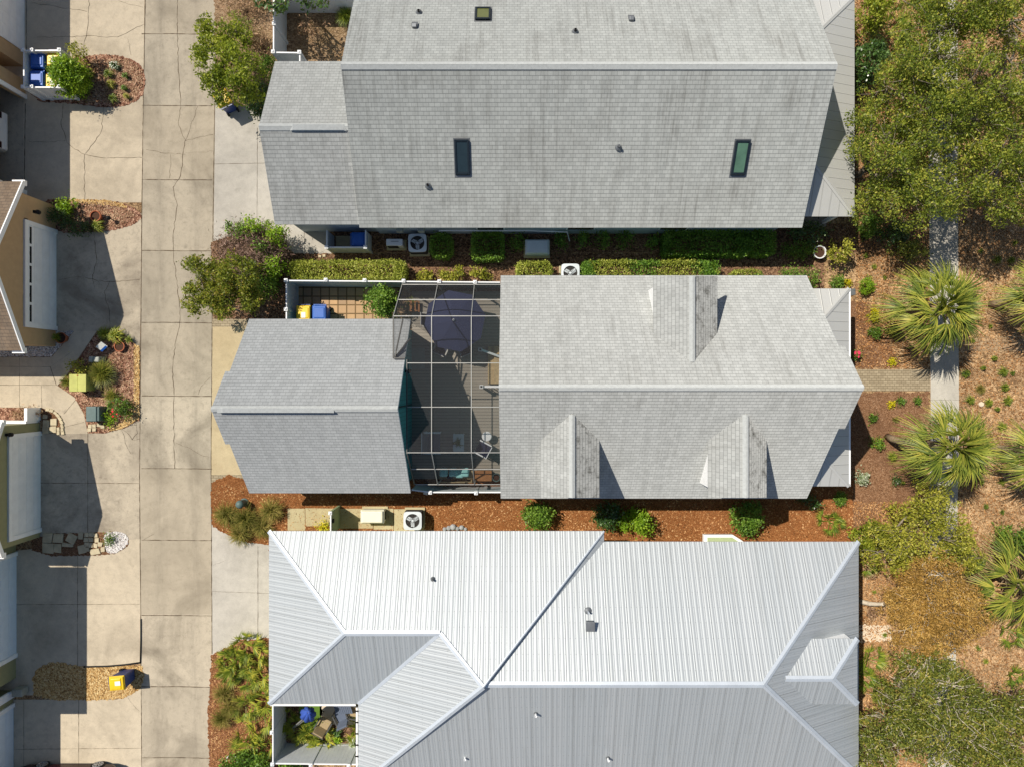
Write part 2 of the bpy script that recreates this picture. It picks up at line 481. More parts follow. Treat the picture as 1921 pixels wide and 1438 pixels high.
M['alu'] = plain("grey_aluminium", lin(166, 166, 162), 0.4, 0.35)
M['alu_dark'] = plain("bronze_aluminium", lin(90, 90, 88), 0.45, 0.4)
M['blue'] = plain("blue_bin_plastic", lin(26, 88, 172), 0.5, var=0.1, spec=0.5)
M['navy'] = plain("navy_bin_plastic", lin(30, 52, 110), 0.4, var=0.1, spec=0.5)
M['yellow'] = plain("yellow_bin_plastic", lin(226, 188, 30), 0.4, var=0.07, spec=0.4)
M['sticker'] = plain("paper_sticker", lin(225, 225, 218), 0.6, var=0.25, scale=40)
M['cream'] = plain("cream_enamel", lin(232, 230, 208), 0.4, var=0.04)
M['ac'] = plain("pale_grey_enamel", lin(204, 212, 216), 0.45, var=0.05)
M['ac_dark'] = plain("dark_coil", lin(58, 56, 54), 0.6, 0.3)
M['util_green'] = plain("pale_green_enamel", lin(176, 178, 98), 0.6, var=0.14)
M['util_dark'] = plain("dark_green_plastic", lin(86, 106, 104), 0.5, var=0.12)
M['util_grey'] = plain("grey_plastic", lin(150, 154, 146), 0.5, var=0.12)
M['terra'] = plain("terracotta", lin(160, 92, 62), 0.8, var=0.2)
M['soil'] = plain("potting_soil", lin(70, 48, 36), 0.95, var=0.3, scale=20)
M['umb'] = plain("navy_canvas", lin(48, 56, 88), 0.85, var=0.06)
M['umb_blue'] = plain("blue_canvas", lin(56, 86, 168), 0.85, var=0.12)
M['teal_cushion'] = plain("aqua_cushion", lin(150, 208, 206), 0.85, var=0.06)
M['navy_cushion'] = plain("navy_cushion", lin(38, 42, 66), 0.85, var=0.1)
M['wood'] = plain("weathered_wood", lin(176, 156, 120), 0.8, var=0.2, scale=8)
M['redwood'] = plain("brown_barrel_wood", lin(150, 104, 66), 0.8, var=0.2, scale=8)
M['wicker'] = plain("tan_sling_fabric", lin(158, 140, 108), 0.8, var=0.15, scale=20)
M['slate'] = plain("slate_sling_fabric", lin(92, 102, 120), 0.8, var=0.15, scale=15)
M['stone'] = plain("pale_flagstone", lin(186, 174, 146), 0.9, var=0.2, scale=3, bump=0.3)
M['rock'] = plain("grey_rock", lin(150, 152, 154), 0.9, var=0.3, scale=5, bump=0.4)
M['bark'] = plain("grey_bark", lin(132, 122, 108), 0.9, var=0.3, scale=6, bump=0.5)
M['twig'] = plain("pale_twig", lin(190, 180, 164), 0.9, var=0.25, scale=6)
M['brown_twig'] = plain("brown_twig", lin(112, 84, 66), 0.9, var=0.3, scale=6)
M['palm_bark'] = plain("palm_bark", lin(150, 132, 108), 0.9, var=0.25, scale=8, bump=0.5)
M['car_white'] = plain("white_car_paint", lin(222, 224, 226), 0.25, spec=0.6, var=0.02)
M['car_red'] = plain("maroon_car_paint", lin(44, 14, 18), 0.25, spec=0.6, var=0.05)
M['rim'] = plain("alloy_rim", lin(190, 190, 192), 0.35, 0.6)
M['flower_red'] = plain("red_petals", lin(206, 30, 44), 0.6, var=0.2)
M['pink'] = plain("pink_petals", lin(222, 50, 96), 0.6, var=0.2)
M['lane'] = concrete("lane_concrete", (200, 190, 171), 0.95, (96, 88, 76), slab=True, tyre=(0, -17.0, -15.3))
M['drive'] = concrete("driveway_concrete", (209, 197, 175), 0.55, (120, 108, 90))
M['drive_old'] = concrete("stained_driveway_concrete", (199, 188, 168), 0.95, (96, 84, 74))
M['drive_grey'] = concrete("grey_driveway_concrete", (198, 193, 183), 0.3)
M['drive_sand'] = concrete("sandy_driveway_concrete", (204, 188, 154), 0.4, (140, 116, 80))
M['pad'] = concrete("mossy_pad_concrete", (198, 188, 152), 0.4, (150, 122, 84))
M['walk'] = concrete("sidewalk_concrete", (188, 184, 174), 0.3)
M['crack'] = plain("joint_dirt", lin(92, 80, 64), 0.95, var=0.4, scale=14)
M['sand'] = concrete("white_sand", (214, 202, 182), 0.3, (150, 120, 88))
M['paver'] = planks("tan_pavers", lin(186, 158, 122), lin(150, 124, 96), 0.2, 0.2, 0.008, off=0.5, rough=0.9, mortar=lin(90, 74, 50))
M['paver_grey'] = planks("grey_pavers", lin(172, 158, 132), lin(150, 136, 112), 0.12, 0.22, 0.008, rough=0.9, mortar=lin(104, 92, 68))
M['paver_square'] = planks("square_pavers", lin(200, 164, 122), lin(164, 138, 112), 0.42, 0.42, 0.03, rough=0.9, mortar=lin(96, 76, 48), off=0.0)
M['deck'] = planks("deck_boards", lin(168, 160, 148), lin(157, 150, 139), 0.15, 5.0, 0.006, rough=0.75)
M['mulch_ground'] = mulch("leaf_mulch", [(98, 78, 56), (150, 122, 90), (184, 152, 114), (208, 180, 142)], 13, (98, 74, 54))
M['mulch_dark'] = mulch("brown_mulch", [(62, 46, 36), (104, 78, 60), (136, 106, 82), (172, 140, 112)], 15)
M['mulch_red'] = mulch("pine_straw", [(112, 68, 38), (142, 90, 52), (160, 106, 64), (180, 128, 84)], 26, (118, 74, 42), True, 0.5)
M['mulch_bed'] = mulch("bark_chips", [(66, 42, 34), (122, 84, 66), (166, 126, 104), (206, 172, 146)], 11)
M['straw_bed'] = mulch("brown_pine_straw", [(84, 52, 34), (132, 88, 60), (160, 112, 78), (184, 142, 104)], 22, None, True)
M['gravel_gold'] = mulch("golden_gravel", [(120, 88, 52), (180, 142, 90), (208, 176, 120), (230, 208, 160)], 17)
M['gravel_white'] = mulch("white_gravel", [(120, 112, 106), (190, 184, 180), (226, 222, 218), (240, 238, 236)], 17)
M['dry_brush'] = mulch("dry_brush_ground", [(96, 74, 56), (146, 118, 92), (174, 146, 116), (200, 176, 146)], 18, (120, 104, 70), True)
M['dirt'] = mulch("brown_dirt", [(96, 68, 48), (128, 94, 68), (146, 110, 82), (176, 144, 116)], 24, (108, 78, 58))

M['oak'] = leafmat("oak_leaves", [(52, 68, 26), (102, 120, 42), (146, 156, 56), (190, 182, 78)], 0.34)
M['ash'] = leafmat("bright_tree_leaves", [(58, 76, 22), (110, 128, 34), (148, 160, 46), (180, 184, 74)], 0.35)
M['bronze_leaf'] = leafmat("bronze_tree_leaves", [(56, 68, 24), (106, 118, 38), (144, 152, 50), (160, 134, 62)], 0.3)
M['hedge'] = leafmat("yellow_hedge_leaves", [(84, 98, 26), (138, 150, 50), (176, 182, 76), (204, 204, 110)], 0.3)
M['hedge_dark'] = leafmat("green_hedge_leaves", [(50, 80, 26), (88, 126, 42), (120, 158, 56), (146, 180, 72)], 0.3)
M['green'] = leafmat("green_shrub_leaves", [(44, 68, 24), (80, 114, 38), (112, 148, 52), (146, 176, 72)], 0.3)
M['lime'] = leafmat("lime_shrub_leaves", [(72, 104, 20), (112, 150, 30), (146, 180, 44), (176, 200, 66)], 0.35)
M['dark_green'] = leafmat("dark_glossy_leaves", [(30, 52, 26), (54, 84, 40), (78, 110, 52), (110, 138, 74)], 0.2, 0.3, 0.6)
M['palm'] = leafmat("palm_leaves", [(62, 82, 32), (106, 122, 46), (146, 152, 60), (188, 178, 80)], 0.25)
M['palmetto'] = leafmat("palmetto_leaves", [(60, 86, 26), (104, 126, 40), (152, 160, 54), (206, 194, 78)], 0.3)
M['grass'] = leafmat("ornamental_grass", [(62, 70, 28), (104, 104, 46), (144, 132, 68), (178, 160, 98)], 0.25, 0.7, 0.1)
M['grass_green'] = leafmat("green_grass_blades", [(50, 74, 24), (92, 116, 38), (136, 150, 52), (176, 176, 74)], 0.3)
M['rust'] = leafmat("rust_catkins", [(118, 94, 44), (172, 132, 68), (200, 158, 84), (216, 182, 108)], 0.3)
M['olive_leaf'] = leafmat("olive_scrub_leaves", [(54, 66, 28), (96, 108, 42), (132, 138, 56), (168, 152, 72)], 0.25)
M['yellowgreen'] = leafmat("yellow_scrub_leaves", [(88, 96, 30), (138, 142, 46), (172, 170, 62), (198, 188, 88)], 0.3)
M['brown_leaf'] = leafmat("dry_twigs", [(104, 80, 62), (152, 120, 96), (182, 150, 122), (208, 180, 150)], 0.15, 0.9, 0.05)
M['purple_twig'] = leafmat("bare_purple_twigs", [(80, 62, 56), (122, 98, 90), (152, 126, 114), (182, 156, 140)], 0.1, 0.9, 0.05)
M['dead_palm'] = leafmat("dead_palm_fronds", [(110, 88, 60), (150, 124, 88), (180, 154, 112), (200, 176, 136)], 0.15, 0.8, 0.1)
M['litter'] = leafmat("fallen_leaves", [(96, 62, 38), (150, 104, 66), (192, 144, 96), (222, 182, 134)], 0.1, 0.9, 0.1)
M['yellow_fl'] = leafmat("yellow_flowers", [(90, 110, 24), (170, 170, 30), (222, 204, 30), (236, 222, 60)], 0.3)
M['white_fl'] = leafmat("white_variegated_leaves", [(70, 96, 50), (140, 160, 110), (200, 206, 180), (232, 232, 220)], 0.3)

def screen():
    m = Mat("insect_screen")
    d = m.n("BsdfDiffuse", Color=lin(64, 64, 66)); t = m.n("BsdfTransparent")
    mx = m.n("MixShader", Fac=0.37); m.set(mx.inputs[1], t); m.set(mx.inputs[2], d)
    return m.done(mx)
M['screen'] = screen()
# ------------------------------------------------------------------ ground, lane, drives, beds
rg = random.Random(11)
def G(pts): return [(P(u, v).x, P(u, v).y) for u, v in pts]
def smooth_poly(pts, it=2):
    for _ in range(it):
        q = []
        for i in range(len(pts)):
            a = pts[i]; b = pts[(i + 1) % len(pts)]
            q += [(a[0] * .75 + b[0] * .25, a[1] * .75 + b[1] * .25), (a[0] * .25 + b[0] * .75, a[1] * .25 + b[1] * .75)]
        pts = q
    return pts
def ragged(pts, step=0.09, amp=0.03):
    out = []
    for i in range(len(pts)):
        a = Vector(pts[i]); b = Vector(pts[(i + 1) % len(pts)])
        n = max(1, int((b - a).length / step))
        d = (b - a).normalized() if (b - a).length > 1e-6 else Vector((1, 0))
        for k in range(n):
            p = a + (b - a) * k / n + Vector((-d.y, d.x)) * rg.uniform(-amp, amp)
            out.append((p.x, p.y))
    return out
def ccw(p):
    return p if sum(p[i][0] * p[(i + 1) % len(p)][1] - p[(i + 1) % len(p)][0] * p[i][1] for i in range(len(p))) > 0 else p[::-1]
def area(name, pix, mat, z, rag=0.0, sm=0, world=False, extra=None):
    pts = pix if world else G(pix)
    if sm: pts = smooth_poly(pts, sm)
    if rag: pts = ragged(pts, 0.07, rag)
    mb = MB(); mb.face([(x, y, z) for x, y in ccw(pts)], 0)
    mats = [mat]
    if extra: extra(mb); mats.append(M['crack'])
    return tag(mb.build(name, mats), kind='structure')
def crack(mb, pix, w=0.03, z=0.0, jit=0.035, m=1):
    p = [Vector(q) for q in G(pix)]
    out = [p[0]]
    for a, b in zip(p, p[1:]):
        n = max(1, int((b - a).length / 0.16))
        for k in range(1, n + 1):
            q = a + (b - a) * k / n
            if k < n: q += Vector((rg.uniform(-jit, jit), rg.uniform(-jit, jit)))
            out.append(q)
    mb.strip([(q.x, q.y) for q in out], [w * rg.uniform(0.25, 0.95) for _ in out], z, m)
def joint(mb, pix, w=0.035, z=0.0): crack(mb, pix, w, z, 0.006)

# the ground is one sheet reaching far beyond the frame
mb = MB(); mb.face([(-150, -150, 0), (150, -150, 0), (150, 150, 0), (-150, 150, 0)])
tag(mb.build("ground", M['mulch_ground']), kind='structure')

ZB, ZC, ZJ, ZP, ZS = 0.004, 0.012, 0.017, 0.022, 0.03
def lane_lines(mb):
    for y in (64, 198, 337, 470, 605, 742, 878, 1012, 1153, 1287, 1420):
        joint(mb, [(266, y), (330, y + rg.uniform(-1, 1)), (398, y + 1)], 0.05, ZJ)
    joint(mb, [(273, 0), (269, 195), (266, 420), (264, 700), (262, 900), (264, 1100), (266, 1438)], 0.05, ZJ)
    joint(mb, [(403, 195), (400, 400), (398, 610), (396, 890), (397, 1000), (398, 1225)], 0.045, ZJ)
    crack(mb, [(334, -20), (333, 60), (336, 140), (339, 195), (335, 235), (348, 262), (339, 330), (325, 352), (333, 385), (325, 440), (326, 480), (336, 560), (338, 600), (330, 640), (324, 690), (327, 742), (326, 800), (328, 878)], 0.035, ZJ)
    crack(mb, [(371, 200), (356, 245), (348, 265), (376, 257), (400, 253)], 0.022, ZJ)
    crack(mb, [(348, 290), (310, 288), (275, 281)], 0.02, ZJ)
    crack(mb, [(348, 287), (375, 286), (400, 284)], 0.014, ZJ)
    crack(mb, [(320, 290), (321, 310), (318, 335)], 0.02, ZJ)
    crack(mb, [(372, 740), (377, 725), (394, 708)], 0.025, ZJ)
    crack(mb, [(330, 830), (352, 838), (372, 850), (392, 856)], 0.016, ZJ)
    crack(mb, [(290, 1000), (275, 1008), (268, 1013)], 0.014, ZJ)
area("lane", [(273, -60), (410, -60), (404, 195), (398, 700), (396, 900), (398, 1225), (393, 1300), (396, 1500), (266, 1500), (264, 1100), (262, 900), (264, 700), (267, 420), (269, 195)], M['lane'], ZC, extra=lane_lines)

def d1(mb):
    crack(mb, [(168, -10), (166, 40), (163, 62), (158, 80), (157, 108)], 0.025, ZJ)
    crack(mb, [(60, 6), (110, 14), (163, 22)], 0.02, ZJ)
    crack(mb, [(70, 70), (110, 70), (158, 68), (220, 70), (245, 58), (270, 46)], 0.02, ZJ)
    crack(mb, [(210, -5), (240, 8), (268, 14)], 0.018, ZJ)
    crack(mb, [(240, 72), (246, 104)], 0.014, ZJ)
    joint(mb, [(50, -40), (50, 110)], 0.03, ZJ)
area("driveway", [(-60, -60), (272, -60), (269, 195), (267, 380), (-60, 380)], M['drive'], ZC - .003, extra=lambda mb: (d1(mb),
    crack(mb, [(119, 195), (115, 235), (126, 268), (140, 280), (159, 290), (159, 375)], 0.028, ZJ),
    crack(mb, [(194, 200), (191, 245), (175, 270), (159, 290), (200, 297), (266, 296)], 0.024, ZJ),
    crack(mb, [(55, 266), (90, 267), (123, 264)], 0.018, ZJ), joint(mb, [(48, 195), (46, 345)], 0.05, ZJ)))
area("driveway", [(102, 425), (266, 400), (263, 660), (218, 618), (181, 621), (102, 622)], M['drive_old'], ZC - .002, extra=lambda mb: (
    crack(mb, [(176, 436), (179, 470), (182, 490), (174, 523), (185, 528), (206, 528), (262, 525)], 0.028, ZJ),
    crack(mb, [(110, 526), (140, 520), (174, 523), (178, 540)], 0.02, ZJ),
    crack(mb, [(206, 528), (196, 547), (205, 580), (206, 615)], 0.028, ZJ), joint(mb, [(105, 437), (104, 620)], 0.05, ZJ)))
area("walkway", [(-60, 670), (97, 670), (140, 621), (182, 621), (128, 700), (108, 723), (140, 745), (158, 777), (165, 813), (122, 813), (116, 790), (100, 772), (78, 764), (-60, 763)], M['drive'], ZC + 0.002, extra=lambda mb: (
    joint(mb, [(-20, 687), (95, 688)], 0.02, ZJ + .001), joint(mb, [(95, 688), (106, 722)], 0.035, ZJ + .001), joint(mb, [(-20, 704), (100, 704)], 0.012, ZJ + .001),
    joint(mb, [(37, 672), (37, 762)], 0.022, ZJ + .001), joint(mb, [(-20, 722), (108, 722)], 0.028, ZJ + .001), joint(mb, [(78, 723), (79, 764)], 0.03, ZJ + .001),
    joint(mb, [(120, 776), (142, 750)], 0.022, ZJ + .001), joint(mb, [(123, 800), (158, 791)], 0.02, ZJ + .001), joint(mb, [(95, 688), (135, 660)], 0.01, ZJ + .001)))
area("driveway", [(72, 812), (200, 812), (264, 780), (263, 1018), (72, 1018)], M['drive_old'], ZC - .004, extra=lambda mb: (
    joint(mb, [(165, 812), (165, 997)], 0.025, ZJ), joint(mb, [(76, 905), (262, 906)], 0.03, ZJ), joint(mb, [(75, 812), (75, 998)], 0.05, ZJ),
    crack(mb, [(228, 802), (235, 830), (246, 850)], 0.018, ZJ), crack(mb, [(226, 802), (240, 812), (248, 824), (262, 822)], 0.02, ZJ),
    crack(mb, [(240, 798), (258, 796)], 0.02, ZJ), crack(mb, [(255, 790), (258, 812), (248, 824)], 0.02, ZJ)))
area("driveway", [(-60, 1040), (262, 1010), (265, 1244), (165, 1250), (160, 1300), (-60, 1306)], M['drive'], ZC - .003, extra=lambda mb: (
    joint(mb, [(146, 1042), (146, 1248)], 0.024, ZJ), joint(mb, [(28, 1133), (262, 1132)], 0.022, ZJ), joint(mb, [(29, 1042), (29, 1250)], 0.04, ZJ)))
area("driveway", [(-60, 1311), (220, 1311), (266, 1288), (266, 1500), (-60, 1500)], M['drive'], ZC - .001, extra=lambda mb: (
    joint(mb, [(148, 1312), (148, 1500)], 0.03, ZJ), joint(mb, [(28, 1404), (266, 1402)], 0.024, ZJ), joint(mb, [(26, 1312), (26, 1500)], 0.04, ZJ), joint(mb, [(45, 1312), (45, 1500)], 0.02, ZJ),
    crack(mb, [(241, 1308), (250, 1320), (262, 1333)], 0.014, ZJ)))
area("driveway", [(404, 190), (700, 190), (700, 420), (612, 425), (622, 477), (552, 476), (399, 470)], M['drive_grey'], ZC - .002, extra=lambda mb: (
    joint(mb, [(483, 240), (482, 480)], 0.022, ZJ), joint(mb, [(402, 308), (510, 306)], 0.02, ZJ), joint(mb, [(571, 425), (571, 476)], 0.018, ZJ)))
area("driveway", [(398, 613), (520, 613), (520, 890), (396, 890)], M['drive_sand'], ZC - .002)
area("paver_band", [(398, 594), (470, 594), (470, 613), (398, 613)], M['paver_grey'], ZC + .001)
area("paver_band", [(396, 890), (470, 890), (470, 930), (396, 930)], M['paver_grey'], ZC + .001)
area("driveway", [(397, 975), (560, 975), (560, 1240), (397, 1240)], M['drive_grey'], ZC - .002, extra=lambda mb: (
    joint(mb, [(484, 1022), (484, 1200)], 0.028, ZJ), joint(mb, [(398, 1108), (506, 1112)], 0.022, ZJ), crack(mb, [(400, 1060), (424, 1050)], 0.012, ZJ)))
# sidewalk and front paths
def sw(mb):
    for y in range(300, 1500, 50): joint(mb, [(1742, y), (1798, y)], 0.012, ZJ)
area("sidewalk", [(1738, -60), (1796, -60), (1797, 420), (1799, 800), (1796, 960), (1790, 1500), (1738, 1500), (1742, 1000), (1746, 800), (1743, 420)], M['walk'], ZC, extra=sw)
area("brick_path", [(1590, 693), (1744, 693), (1745, 733), (1590, 733)], M['paver_grey'], ZC + .003)
area("brick_path", [(1800, 634), (1960, 628), (1960, 660), (1800, 658)], M['paver'], ZC)
area("sand_patch", [(1600, 1170), (1668, 1172), (1674, 1200), (1600, 1204)], M['sand'], ZP, 0.05)
area("sand_patch", [(1738, 1222), (1782, 1220), (1786, 1254), (1740, 1256)], M['sand'], ZP, 0.08)
# planting beds
area("planting_bed", [(150, 108), (190, 101), (240, 107), (268, 124), (275, 155), (266, 185), (235, 200), (190, 203), (150, 196), (50, 190), (50, 104)], M['mulch_bed'], ZP, 0.035, 1)
area("planting_bed", [(70, 374), (150, 375), (215, 376), (248, 388), (268, 402), (262, 416), (235, 428), (190, 436), (95, 438)], M['mulch_bed'], ZP, 0.03, 1)
area("gravel_edge", [(120, 375), (150, 374), (205, 376), (240, 385), (238, 392), (200, 384), (150, 383)], M['gravel_gold'], ZS, 0.04, 1)
area("planting_bed", [(184, 622), (218, 614), (262, 652), (262, 788), (235, 802), (200, 811), (166, 812), (158, 775), (140, 745), (109, 723), (128, 700)], M['mulch_bed'], ZP, 0.03)
area("gravel_edge", [(252, 645), (262, 650), (262, 785), (248, 794), (222, 806), (200, 809), (230, 790), (251, 765)], M['gravel_gold'], ZS, 0.03)
area("planting_bed", [(104, 621), (139, 621), (97, 669), (-40, 669), (-40, 648), (104, 648)], M['gravel_white'], ZP, 0.02)
area("planting_bed", [(-40, 765), (78, 764), (76, 790), (-40, 790)], M['mulch_bed'], ZP, 0.02)
area("planting_bed", [(79, 765), (100, 772), (116, 790), (122, 812), (79, 812)], M['dirt'], ZP, 0.01)
area("planting_bed", [(60, 1001), (190, 998), (222, 995), (243, 1008), (240, 1026), (208, 1041), (60, 1042)], M['dirt'], ZP, 0.03, 1)
area("gravel_patch", [(195, 996), (225, 995), (242, 1006), (240, 1022), (222, 1034), (203, 1038), (196, 1020)], M['gravel_white'], ZS, 0.04, 1)
area("gravel_bed", [(60, 1275), (70, 1252), (100, 1240), (140, 1246), (165, 1252), (265, 1243), (273, 1268), (264, 1290), (240, 1306), (205, 1312), (66, 1312)], M['gravel_gold'], ZP, 0.05, 1)
area("planting_bed", [(402, -60), (700, -60), (640, 120), (500, 215), (430, 190), (404, 140)], M['dry_brush'], ZP, 0.06, 1)
area("planting_bed", [(396, 455), (470, 430), (552, 474), (553, 600), (400, 598)], M['mulch_dark'], ZP - .002, 0.03)
area("planting_bed", [(625, 420), (1740, 420), (1740, 474), (625, 474)], M['mulch_dark'], ZP - .002, 0.0)
area("planting_bed", [(555, 476), (1545, 476), (1545, 600), (470, 600), (470, 590)], M['mulch_dark'], ZP, 0.03)
area("planting_bed", [(396, 905), (430, 890), (470, 900), (1600, 900), (1600, 1080), (506, 1080), (505, 1023), (470, 1018), (436, 1008), (398, 985)], M['mulch_red'], ZP, 0.05)
area("planting_bed", [(397, 1228), (450, 1200), (560, 1190), (560, 1500), (395, 1500), (390, 1350)], M['straw_bed'], ZP, 0.05)
area("planting_bed", [(1560, 560), (1640, 570), (1690, 690), (1590, 690), (1560, 690)], M['dirt'], ZB, 0.08)
area("planting_bed", [(1560, 735), (1743, 735), (1742, 950), (1640, 1000), (1560, 1000)], M['dirt'], ZB, 0.08)
for pix in ([(540, 953), (572, 953), (573, 994), (540, 994)], [(573, 952), (632, 953), (632, 985), (574, 986)], [(633, 953), (700, 953), (700, 990), (633, 990)], [(701, 953), (738, 953), (738, 992), (701, 992)], [(739, 954), (796, 954), (796, 996), (739, 996)]):
    area("concrete_pad", pix, M['pad'], ZS + .004)
area("yard_paving", [(560, 533), (770, 533), (770, 610), (560, 610)], M['paver_square'], ZS)
area("courtyard_ground", [(534, 1300), (700, 1300), (700, 1400), (534, 1400)], M['mulch_dark'], ZS)
area("patio_slab", [(600, 1300), (690, 1300), (690, 1358), (622, 1357), (600, 1340)], M['sand'], ZS + .004)
area("courtyard_lawn", [(560, 1318), (605, 1318), (602, 1366), (572, 1372), (562, 1345)], M['green'], ZS + .004, 0.04)
# loose stones laid in the beds: each one a thing
def stone(name, label, pix, mat, h=0.05, z=ZS, grp=None, cat="stone"):
    mbx = MB(); mbx.prism(ccw(G(pix)), z - 0.03, z + h)
    return tag(mbx.build(name, mat, bevel=0.015), label, cat, grp)
def quad(cx, cy, w, h, a, j=1.5):
    c, s = math.cos(a), math.sin(a)
    return [(cx + c * x - s * y + rg.uniform(-j, j), cy + s * x + c * y + rg.uniform(-j, j)) for x, y in ((-w / 2, -h / 2), (w / 2, -h / 2), (w / 2, h / 2), (-w / 2, h / 2))]
FG = "flagstones in the bed below the olive garage"
for lab, a in (("square flagstone nearest the olive garage, upper of its pair", (91, 1008, 17, 17, .05)), ("square flagstone nearest the olive garage, lower of its pair", (92, 1027, 19, 18, .0)),
               ("tilted square flagstone second from the olive garage, upper one", (111, 1009, 18, 17, .1)), ("small square flagstone second from the olive garage, lower one", (109, 1027, 13, 16, .0)),
               ("large tilted flagstone in the middle of the stone row", (136, 1009, 18, 16, .5)), ("small broken flagstone below the large tilted one", (129, 1021, 20, 7, .1)),
               ("long flagstone at the shadow edge, upper left of the cobbles", (153, 1003, 8, 12, .0)), ("flagstone at the foot of the stone row by the shadow edge", (156, 1029, 14, 15, -.2)),
               ("sunlit tan flagstone lying beside the white gravel patch", (180, 1033, 18, 10, -.2))):
    stone("flagstone", lab, quad(*a), M['stone'], grp=FG)
k = 0
for (x, y, w) in ((164, 1002, 8), (173, 1002, 8), (163, 1011, 8), (172, 1011, 8), (181, 1003, 8), (183, 1012, 8), (189, 1020, 8), (181, 1022, 8), (172, 1021, 8), (164, 1020, 8), (194, 1029, 8), (165, 1029, 7)):
    stone("cobble", "small squarish cobble in the cluster between flagstones and white gravel", quad(x, y, w, w, rg.uniform(-.2, .2), .8), M['stone'], grp="cobbles between the flagstones and the white gravel")
SP = "square stepping stones by the curved walkway"
for lab, a in (("pale square stepping stone, upper left in the corner bed by olive garage", (88, 794, 12, 14, 0)), ("pale square stepping stone, upper right in the corner bed by olive garage", (102, 791, 13, 13, 0)),
               ("half shaded stepping stone, lower left in the corner bed by olive garage", (87, 806, 12, 12, 0)), ("half shaded stepping stone, lower right in the corner bed by olive garage", (101, 805, 13, 12, 0)),
               ("pinkish stepping stone at the top of the corner bed", (86, 781, 8, 8, .1))):
    stone("stepping_stone", lab, quad(*a, .5), M['stone'], grp=SP)
for (x, y, a) in ((91, 768, .1), (98, 770, .3), (105, 774, .5), (110, 779, .7), (114, 785, .9), (117, 792, 1.1), (118, 799, 1.3), (118, 806, 1.5), (111, 804, 1.4), (111, 811, 1.5), (119, 811, 1.5)):
    stone("edging_brick", "small tan edging brick in the curved row inside the walkway bend", quad(x, y, 7, 5.5, a, .4), M['stone'], grp="edging bricks along the inside of the curved walkway")
for (x, y) in ((170, 799), (178, 798), (187, 797), (169, 806), (178, 805), (194, 800)):
    stone("edging_cobble", "small cream cobble below the dark green utility box", quad(x, y, 7, 6.5, rg.uniform(-.2, .2), .6), M['stone'], grp="cream cobbles below the dark green utility box")
# ------------------------------------------------------------------ houses
def gable_walls(mb, axis, a0, a1, c, half, z_eave, z_ridge, oh, m=0, t=0.16):
    """pentagon prism under a gable roof; axis 'x': ridge along x"""
    sl = (z_ridge - z_eave) / half
    w = half - oh; zt = z_eave + oh * sl - t; zr = z_ridge - t
    prof = [(-w, 0), (w, 0), (w, zt), (0, zr), (-w, zt)]
    f = (lambda q, a: (a, c + q[0], q[1])) if axis == 'x' else (lambda q, a: (c + q[0], a, q[1]))
    A = [f(q, a0) for q in prof]; B = [f(q, a1) for q in prof]
    mb.face(A[::-1], m); mb.face(B, m)
    for i in range(5):
        j = (i + 1) % 5
        mb.face([A[i], A[j], B[j], B[i]], m)
def gable_roof(mb, axis, a0, a1, c, half, z_eave, z_ridge, bump=None, b0=0.0, b1=0.0, m=0):
    """bump: half width round the ridge where the rake stands out further"""
    for s in (-1, 1):
        if bump:
            zb = z_ridge - (z_ridge - z_eave) * bump / half
            pts = [(a0, s * half, z_eave), (a1, s * half, z_eave), (a1, s * bump, zb), (a1 + b1, s * bump, zb), (a1 + b1, 0, z_ridge), (a0 - b0, 0, z_ridge), (a0 - b0, s * bump, zb), (a0, s * bump, zb)]
        else:
            pts = [(a0, s * half, z_eave), (a1, s * half, z_eave), (a1, 0, z_ridge), (a0, 0, z_ridge)]
        q = [(p[0], c + p[1], p[2]) for p in pts] if axis == 'x' else [(c + p[1], p[0], p[2]) for p in pts]
        if (s > 0) == (axis == 'x'): q = q[::-1]
        mb.slope(q, m)
def ridge_cap(parent, a, b, w=0.2, sl=0.75, mat=None, name="ridge_cap", h=0.02):
    a = Vector(a) + Vector((0, 0, h)); b = Vector(b) + Vector((0, 0, h))
    d = (b - a).normalized(); s = Vector((-d.y, d.x, 0)).normalized()
    mb = MB()
    dz = Vector((0, 0, w * sl))
    mb.face([a, b, b + s * w - dz, a + s * w - dz][::-1]); mb.face([a, b, b - s * w - dz, a - s * w - dz])
    return mb.build(name, mat or M['ridge'], parent, solid=0.015)
def roof_part(mb, parent, mats, name="roof"):
    return mb.build(name, mats, parent, solid=0.13, rim=len(mats) - 1)
def vent_pipe(parent, p, r=0.05, h=0.3, mat='frame_dark', flash=0.14):
    mb = MB(); mb.lathe(p, [(r, -0.1), (r, h), (r * 0.7, h), (r * 0.7, h - 0.05)], 12)
    o = mb.build("vent_pipe", M[mat], parent, smooth=False)
    mf = MB(); mf.lathe(p, [(flash, 0.0), (flash * 0.9, 0.05), (r + 0.01, 0.12)], 14, cap=False)
    mf.build("flashing", M['lead'], o)
    return o
